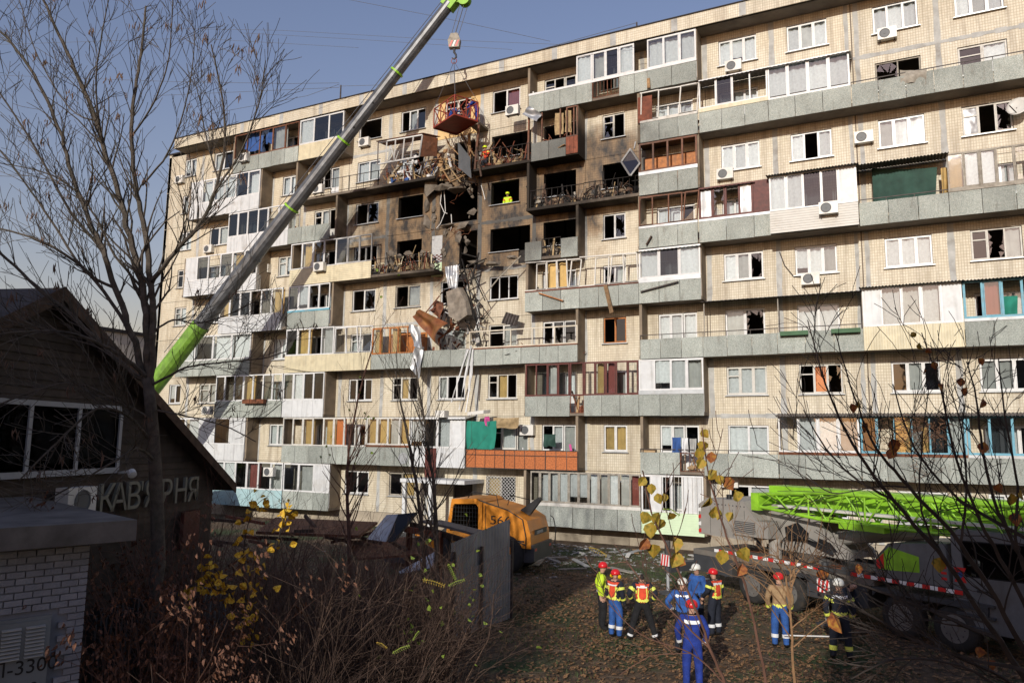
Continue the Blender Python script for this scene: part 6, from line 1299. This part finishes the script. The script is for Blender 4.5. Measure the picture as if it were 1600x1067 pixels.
# --- bare ash tree by the cafe
D0 = 13.2; tb = atd(241,640,D0); base = Vector((tb.x,tb.y,0)); TREE = empty('bare_tree', base, 0, 'large leafless tree with hanging seed clusters before the cafe', 'tree')
def rel(l): return [p-base for p in l]
mb = MB(); tips = []; rl = rel
mb.tube(rl([base, atd(248,880,D0), atd(244,760,D0), atd(240,690,D0), atd(236,640,D0), atd(231,590,D0)]), [.125,.118,.112,.105,.098,.09], 12)
trunk = mb.build('trunk','bark',TREE,True)
mb = MB(); T_ = []
for pts, r0, r1, tw in (
 ([(231,592),(230,520),(222,450),(203,370),(180,285),(150,190),(118,110),(85,40),(60,-20)],.125,.02,46),
 ([(236,600),(238,520),(236,440),(226,360),(213,290),(205,215),(212,140),(222,70),(228,10)],.11,.018,42),
 ([(224,585),(205,520),(180,450),(160,390),(138,340),(112,270),(92,200),(60,130),(20,70),(-20,30)],.10,.02,44),
 ([(237,440,13.2),(272,396,13),(315,345,12.8),(340,285,12.7),(352,215,12.6),(345,140,12.5),(330,70,12.4)],.075,.012,40),
 ([(335,300,12.7),(378,235,12.4),(405,160,12.2),(415,95,12.1)],.035,.008,24),
 ([(341,280,12.7),(322,215,12.9),(312,150,13)],.03,.008,16),
 ([(232,590),(190,556,12.8),(140,530,12.4),(80,517,12),(20,520,11.7),(-40,528,11.4)],.07,.02,34),
 ([(228,600),(180,560),(120,500),(60,450),(0,395),(-50,350)],.075,.02,36),
 ([(205,520),(150,440),(90,390),(30,365),(-40,350)],.055,.015,30),
 ([(180,450),(130,420),(70,330),(20,260),(-30,200)],.05,.014,28),
 ([(160,390),(110,330),(60,240),(10,160),(-30,110)],.045,.012,26),
 ([(222,450),(180,400),(150,340),(120,300),(70,270),(0,255)],.04,.01,26),
 ([(240,600),(290,575,13),(350,566,12.8),(410,560,12.6),(450,548,12.5)],.04,.01,26),
 ([(242,640),(290,650,13),(350,665,12.8),(400,690,12.6)],.035,.01,22),
 ([(238,520),(270,500),(310,505),(360,490),(400,470)],.035,.008,22),
 ([(236,655),(190,630,12.7),(120,600,12.3),(50,612,12),(-20,640,11.6)],.055,.015,34),
 ([(236,690),(200,650,12.6),(150,640,12),(90,690,11.5),(30,750,11)],.05,.012,34),
 ([(243,720),(215,700,12.6),(180,720,12),(110,760,11.4),(40,800,11)],.045,.01,30),
 ([(205,215),(240,160),(262,100),(268,40),(270,-10)],.03,.008,20),([(180,285),(160,220),(150,130),(160,50),(172,-10)],.035,.009,22),([(150,190),(110,170),(60,90),(30,0)],.03,.008,20),([(222,290),(262,240),(285,180),(300,110),(305,40)],.032,.008,22)):
    limb(mb, rl(px(pts, D0)), r0*.62, r1*.9, rt, tips, int(tw*.95), 1.05, 1, .35, 5, .0045)
br_ = mb.build('crown','bark',TREE)
mb = MB()
for p, d in tips:
    if rt.random() < .07:
        for k in range(rt.randint(3,7)):
            q = p+rv_(rt,.03); e = q+Vector((rt.uniform(-.04,.04),rt.uniform(-.04,.04),-rt.uniform(.06,.16))); mb.tube([q,(q+e)/2+rv_(rt,.008),e],[.003,.012,.003],3,0,False)
sc_ = mb.build('seed_clusters','seed',TREE); sc_['kind'] = 'stuff'
# --- saplings in front of the entrance
for (lab, pts, dep, tw) in (('slender leafless sapling left of the twin saplings',[(548,940),(546,850),(543,760),(547,690),(565,600),(590,520)],22,34),('leafless sapling with slim straight stem before the entrance',[(672,990),(664,900),(655,790),(640,700),(625,620),(618,580)],19.5,34),('forked leafless sapling beside the shelter roof',[(686,1000),(682,880),(680,780),(668,690),(655,610),(648,560)],19.2,38)):
    P = [atd(u,v,dep) for u,v in pts]; P[0].z = 0; b0 = P[0].copy(); t = empty('sapling', b0, 0, lab, 'tree'); mb = MB(); tp = []
    limb(mb, [p-b0 for p in P], .075, .012, rt, tp, tw, 1.7, 1, .5); mb.build('crown','bark_red' if dep > 21 else 'bark',t)
    if dep > 21: mb = MB(); [add_leaf(mb, p, d, .1, rt) for p, d in tp if rt.random() < .10]; mb.build('leaves','leaf_green',t)['kind'] = 'stuff'
# --- thicket of bare shrubs
def shrub(u, v, dep, lab, n, h, spreadm, mat='stem_dry', leaves=0, lm='leaf_yellow', ls=.09, depth=1):
    b0 = atd(u,v,dep); b0.z = 0; t = empty('shrub', b0, 0, lab, 'shrub', 'shrubs of the thicket'); mb = MB(); tp = []
    for k in range(int(n*1.3)):
        a = rt.random()*6.3; r = rt.random()*spreadm; p = Vector((math.cos(a)*r,math.sin(a)*r,0)); d = Vector((math.cos(a)*rt.uniform(.05,.6),math.sin(a)*rt.uniform(.05,.6),1))
        branch(mb, p, d, h*rt.uniform(.5,1.1), rt.uniform(.008,.018), depth, rt, tp, .1, .6, 5, (4,8), .5, .0028, .16)
    mb.build('stems',mat,t)
    if leaves:
        mb = MB(); idx = [rt.choice(tp) for _ in range(leaves)]
        for p, d in idx: add_leaf(mb, p+rv_(rt,.06), d, ls*rt.uniform(.7,1.2), rt)
        mb.build('leaves',lm,t)['kind'] = 'stuff'
    return t
shrub(330,960,13.5,'dense bare shrub between the dry-leaved bush and thicket',70,2.6,.9)
shrub(430,1000,12.5,'bare twiggy shrub with yellow leaves at its top',80,3.0,1.0,leaves=0)
shrub(520,1000,14,'tall tangled bare shrub in the thicket middle',95,3.0,1.1)
shrub(600,1010,14.5,'rounded grey twiggy shrub left of the fence',95,2.7,1.1)
shrub(670,1010,15,'bare shrub touching the corrugated fence',75,2.5,.8,leaves=60,lm='leaf_green',ls=.1)
shrub(480,960,17.5,'reddish bare shrub behind the thicket',80,2.7,1.2,'bark_red')
shrub(590,950,18.5,'reddish bare shrub under the leaf-covered roof',80,2.4,1.2,'bark_red')
shrub(390,930,18,'tall pale shrub below the cafe eave',70,3.0,1.2,'stem_dry')
shrub(560,1060,9.5,'low bare shrub at the foot of the thicket',60,1.6,.9)
shrub(420,1060,9.0,'low bare shrub beside the dry-leaved bush',60,1.8,.9)
shrub(290,760,17,'thin shrub climbing the cafe corner',45,3.6,.7,'bark_red')
# bush with dry brown leaves, yellow-leaved branch
b0 = atd(250,1040,10.5); b0.z = 0; t = empty('dry_leaved_bush', b0, 0, 'bush covered in curled dry brown leaves beside the brick hut', 'bush'); mb = MB(); tp = []
for k in range(46):
    a = rt.random()*6.3; branch(mb, Vector((math.cos(a)*.25,math.sin(a)*.25,0)), Vector((math.cos(a)*.28,math.sin(a)*.28,1)), rt.uniform(1.6,3.3), .014, 1, rt, tp, .05, .5, 5, (4,7), .4, .003)
mb.build('stems','bark_red',t); mb = MB()
for p, d in tp:
    for k in range(13): add_leaf(mb, p+rv_(rt,.1), d, rt.uniform(.05,.10), rt, 0, 1.6, .24)
mb.build('leaves','leaf_dry',t)['kind'] = 'stuff'
b0 = atd(395,1000,11.5); b0.z = 0; t = empty('yellow_leaved_shrub', b0, 0, 'slender shrub with scattered bright yellow leaves in the dark thicket', 'shrub'); mb = MB(); tp = []; lv = MB()
for pts in ([(395,1000),(380,900),(385,830),(400,790),(420,775)],[(398,1000),(360,930),(335,920),(325,900)],[(396,990),(430,860),(445,800),(440,775)],[(390,960),(400,880),(372,850)],[(395,1000),(345,900),(315,885),(300,930)]):
    P = [atd(u,v,11.5)-b0 for u,v in pts]; limb(mb, P, .012, .004, rt, tp, 5, .5, 0, .1, 4, .003)
    for k in range(34):
        i = rt.randint(1,len(P)-1); k_ = rt.random(); p = P[i-1]+(P[i]-P[i-1])*k_; add_leaf(lv, p+rv_(rt,.07), rv_(rt), rt.uniform(.08,.15), rt, 0, .4)
mb.build('stems','bark_dark',t); lv.build('leaves','leaf_yellow',t)['kind'] = 'stuff'
# sumac sprigs with rows of leaflets
for k, (u0,v0,u1,v1,dep) in enumerate(((660,905,695,915,9),(700,880,712,905,9),(700,915,726,905,9),(588,1003,605,1012,8),(613,1020,640,1008,8),(1035,795,1062,805,5),(920,855,948,868,6),(655,985,645,1000,8))):
    a, b2 = atd(u0,v0,dep), atd(u1,v1,dep); mb = MB().tube([a,(a+b2)/2+Vector((0,0,.02)),b2],.004,4); dv = (b2-a).normalized(); sd = dv.cross(FW).normalized()
    for q in range(9):
        p = a+(b2-a)*((q+.5)/9)
        for s in (-1,1): e_ = (b2-a).length*.11; mb.add([p,p+sd*s*e_*.6+dv*e_*.1,p+sd*s*e_+dv*e_*.45,p+sd*s*e_*.5+dv*e_*.4],[(0,1,2,3)])
    tag(mb.build('leaf_sprig','leaf_green' if k % 3 else 'leaf_olive'),'feathery yellow-green leaf sprig at the edge of the undergrowth','sprig','feathery sprigs')
# --- sapling with tan stem in front of the tan jacket
def front_shrub(name, lab, base_uvd, limbs, mat, leaves, lm, ls, tw=6, tl=.5, r0=.02, cat='shrub', dep_t=1, minr=.0022):
    b0 = atd(*base_uvd); b0.z = 0; t = empty(name, b0, 0, lab, cat); mb = MB(); tp = []; Ps = []
    for L_ in limbs:
        pts, ra, rb_ = L_[0], L_[1], L_[2]; P = [atd(*p)-b0 for p in pts]; Ps.append(P); limb(mb, P, ra, rb_, rt, tp, L_[3] if len(L_) > 3 else tw, tl, dep_t, .2, 5, minr, .5)
    mb.build('stems',mat,t)
    lv = MB()
    for (u,v,dp,sz) in leaves: add_leaf(lv, atd(u,v,dp)-b0, RT*rt.uniform(-.5,.5), sz*.85, rt, rt.choice((0,0,1,2)), .9, .44, True); 
    if leaves: lv.build('leaves',[lm,'leaf_rust','leaf_olive'],t)
    return t, tp
front_shrub('tan_sapling','many-stemmed sapling with tan stems growing before the tan jacket',(1246,1067,8.6),
 [([(1246,1120,8.6),(1240,1040,8.6),(1236,970,8.6),(1228,900,8.6)],.024,.012,0)]+[([(1236,965-8*k,8.6),(1232+dx*.3,920-6*k,8.6),(1228+dx*.7,880,8.6),(1228+dx,840-k*6,8.7)],.012,.003,7) for k, dx in enumerate((-110,-70,-40,-15,10,35,70,105,60,-90))]
 +[([(1238,980,8.6),(1300,930,8.5),(1360,890,8.4)],.009,.003,5),([(1238,1000,8.6),(1190,930,8.6),(1140,880,8.7)],.009,.003,5),([(1240,1010,8.6),(1290,970,8.5),(1340,960,8.5)],.009,.003,4)],'bark_tan',[],'leaf_olive',.1,4,.35)
# --- leafy stems near the viewer
LV1 = [(1096,672,4.2,.07),(1102,690,4.2,.085),(1090,700,4.2,.08),(1112,705,4.2,.08),(1098,715,4.2,.085),(1120,735,4.2,.085),(1135,745,4.2,.1),(1110,775,4.2,.1),(1118,790,4.2,.1),(1148,765,4.2,.09),(1145,800,4.2,.07),(1128,800,4.2,.06),(1130,858,4.2,.1),(1155,858,4.2,.11),(1160,880,4.2,.09),(1122,742,4.2,.07)]
front_shrub('leafy_stem','slim stem with drooping yellow-brown leaves rising across the crane turret',(1205,1067,4.2),[([(1215,1140,4.2),(1192,1040,4.2),(1169,931,4.2),(1140,850,4.2),(1122,795,4.2),(1106,735,4.2),(1097,668,4.2)],.011,.004,3)],'bark_red',LV1,'leaf_olive',.1,3,.3)
LV2 = [(1008,745,3.9,.07),(1018,755,3.9,.07),(1027,770,3.9,.07),(1012,800,3.9,.09),(1018,815,3.9,.1),(1030,800,3.9,.085),(1038,812,3.9,.085),(1012,840,3.9,.09),(1022,850,3.9,.1),(1052,838,3.9,.1),(1058,860,3.9,.11),(1048,870,3.9,.1),(1036,770,3.9,.06),(1046,800,3.9,.07)]
front_shrub('leafy_stem','slim stem with orange-yellow leaves crossing the group of rescuers',(1140,1067,3.9),[([(1150,1130,3.9),(1132,1067,3.9),(1110,1013,3.9),(1085,945,3.9),(1040,850,3.9),(1018,800,3.9),(1004,735,3.9)],.011,.004,3),([(1110,1013,3.9),(1060,965,4.0),(1010,915,4.1),(960,850,4.3)],.006,.002,4),([(1132,1067,3.9),(1080,1020,4),(1000,990,4.1),(940,930,4.3)],.005,.002,4)],'bark_red',LV2,'leaf_olive',.1,3,.3)
LV3 = [(1330,630,4.6,.075),(1342,625,4.6,.075),(1437,535,4.6,.06),(1448,545,4.6,.05),(1432,520,4.6,.05),(1460,565,4.6,.06),(1445,575,4.6,.05),(1528,560,4.6,.06),(1503,590,4.6,.07),(1512,605,4.6,.07),(1535,622,4.6,.08),(1475,600,4.6,.075),(1355,660,4.6,.08),(1394,685,4.6,.1),(1396,700,4.6,.09),(1538,690,4.6,.09),(1560,755,4.6,.08),(1580,770,4.6,.1),(1595,765,4.6,.08),(1588,800,4.6,.1),(1300,955,4.6,.16),(1282,890,4.6,.1),(1340,880,4.6,.08),(1470,870,4.6,.12),(1530,1010,4.6,.08),(1545,1030,4.6,.08)]
lb = [([(1640,1120,4.6),(1560,1000,4.6),(1480,880,4.6),(1395,780,4.6),(1330,690,4.6),(1290,600,4.6),(1262,500,4.7)],.026,.004,14),
 ([(1640,1100,4.6),(1570,960,4.6),(1500,850,4.6),(1420,760,4.6),(1370,700,4.6),(1335,620,4.6),(1305,520,4.7)],.024,.004,14),
 ([(1660,1080,4.6),(1600,940,4.6),(1540,830,4.6),(1495,720,4.6),(1470,610,4.6),(1440,520,4.7)],.022,.004,12),
 ([(1660,1060,4.6),(1610,900,4.6),(1560,800,4.6),(1535,700,4.6),(1525,620,4.6),(1510,565,4.7)],.02,.004,10),
 ([(1680,900,4.6),(1600,840,4.6),(1500,780,4.6),(1430,700,4.6),(1395,600,4.7)],.02,.004,10),
 ([(1560,1000,4.6),(1470,960,4.5),(1390,930,4.4),(1310,900,4.4),(1240,870,4.4)],.016,.004,12),
 ([(1640,1050,4.5),(1520,1030,4.4),(1430,1000,4.4),(1360,960,4.4),(1300,930,4.4),(1250,890,4.4)],.016,.004,14),
 ([(1480,880,4.6),(1440,800,4.6),(1440,700,4.6),(1452,600,4.7)],.012,.003,8),([(1500,850,4.6),(1510,760,4.6),(1500,660,4.6),(1480,600,4.7)],.012,.003,8),
 ([(1395,780,4.6),(1340,750,4.6),(1290,700,4.6),(1255,640,4.6)],.012,.003,8),([(1640,980,4.6),(1590,860,4.6),(1590,760,4.6),(1570,650,4.6),(1560,560,4.7)],.016,.004,8),([(1420,760,4.6),(1370,760,4.6),(1300,770,4.6),(1260,740,4.6)],.008,.003,6),
 ([(1600,1100,4.2),(1500,1040,4.2),(1400,1030,4.2),(1330,1060,4.2)],.012,.003,10),([(1640,1120,4.4),(1570,1060,4.4),(1470,1010,4.4),(1400,940,4.4),(1370,860,4.4)],.014,.004,10)]
front_shrub('dark_branches','dark spreading branches with a few brown heart-shaped leaves before the crane cab',(1640,1067,4.6),lb,'bark_dark',LV3,'leaf_rust',.1,14,.46,cat='shrub')
shrub(1560,1060,5.5,'tangled dark undergrowth at the foot of the spreading branches',60,1.9,.9,'bark_dark')
shrub(1450,1067,7.5,'low bare twigs before the crane front wheels',40,1.5,.9,'stem_dry')
shrub(840,1067,9,'sparse low twigs at the edge of the grass',14,.8,.8,'stem_dry')
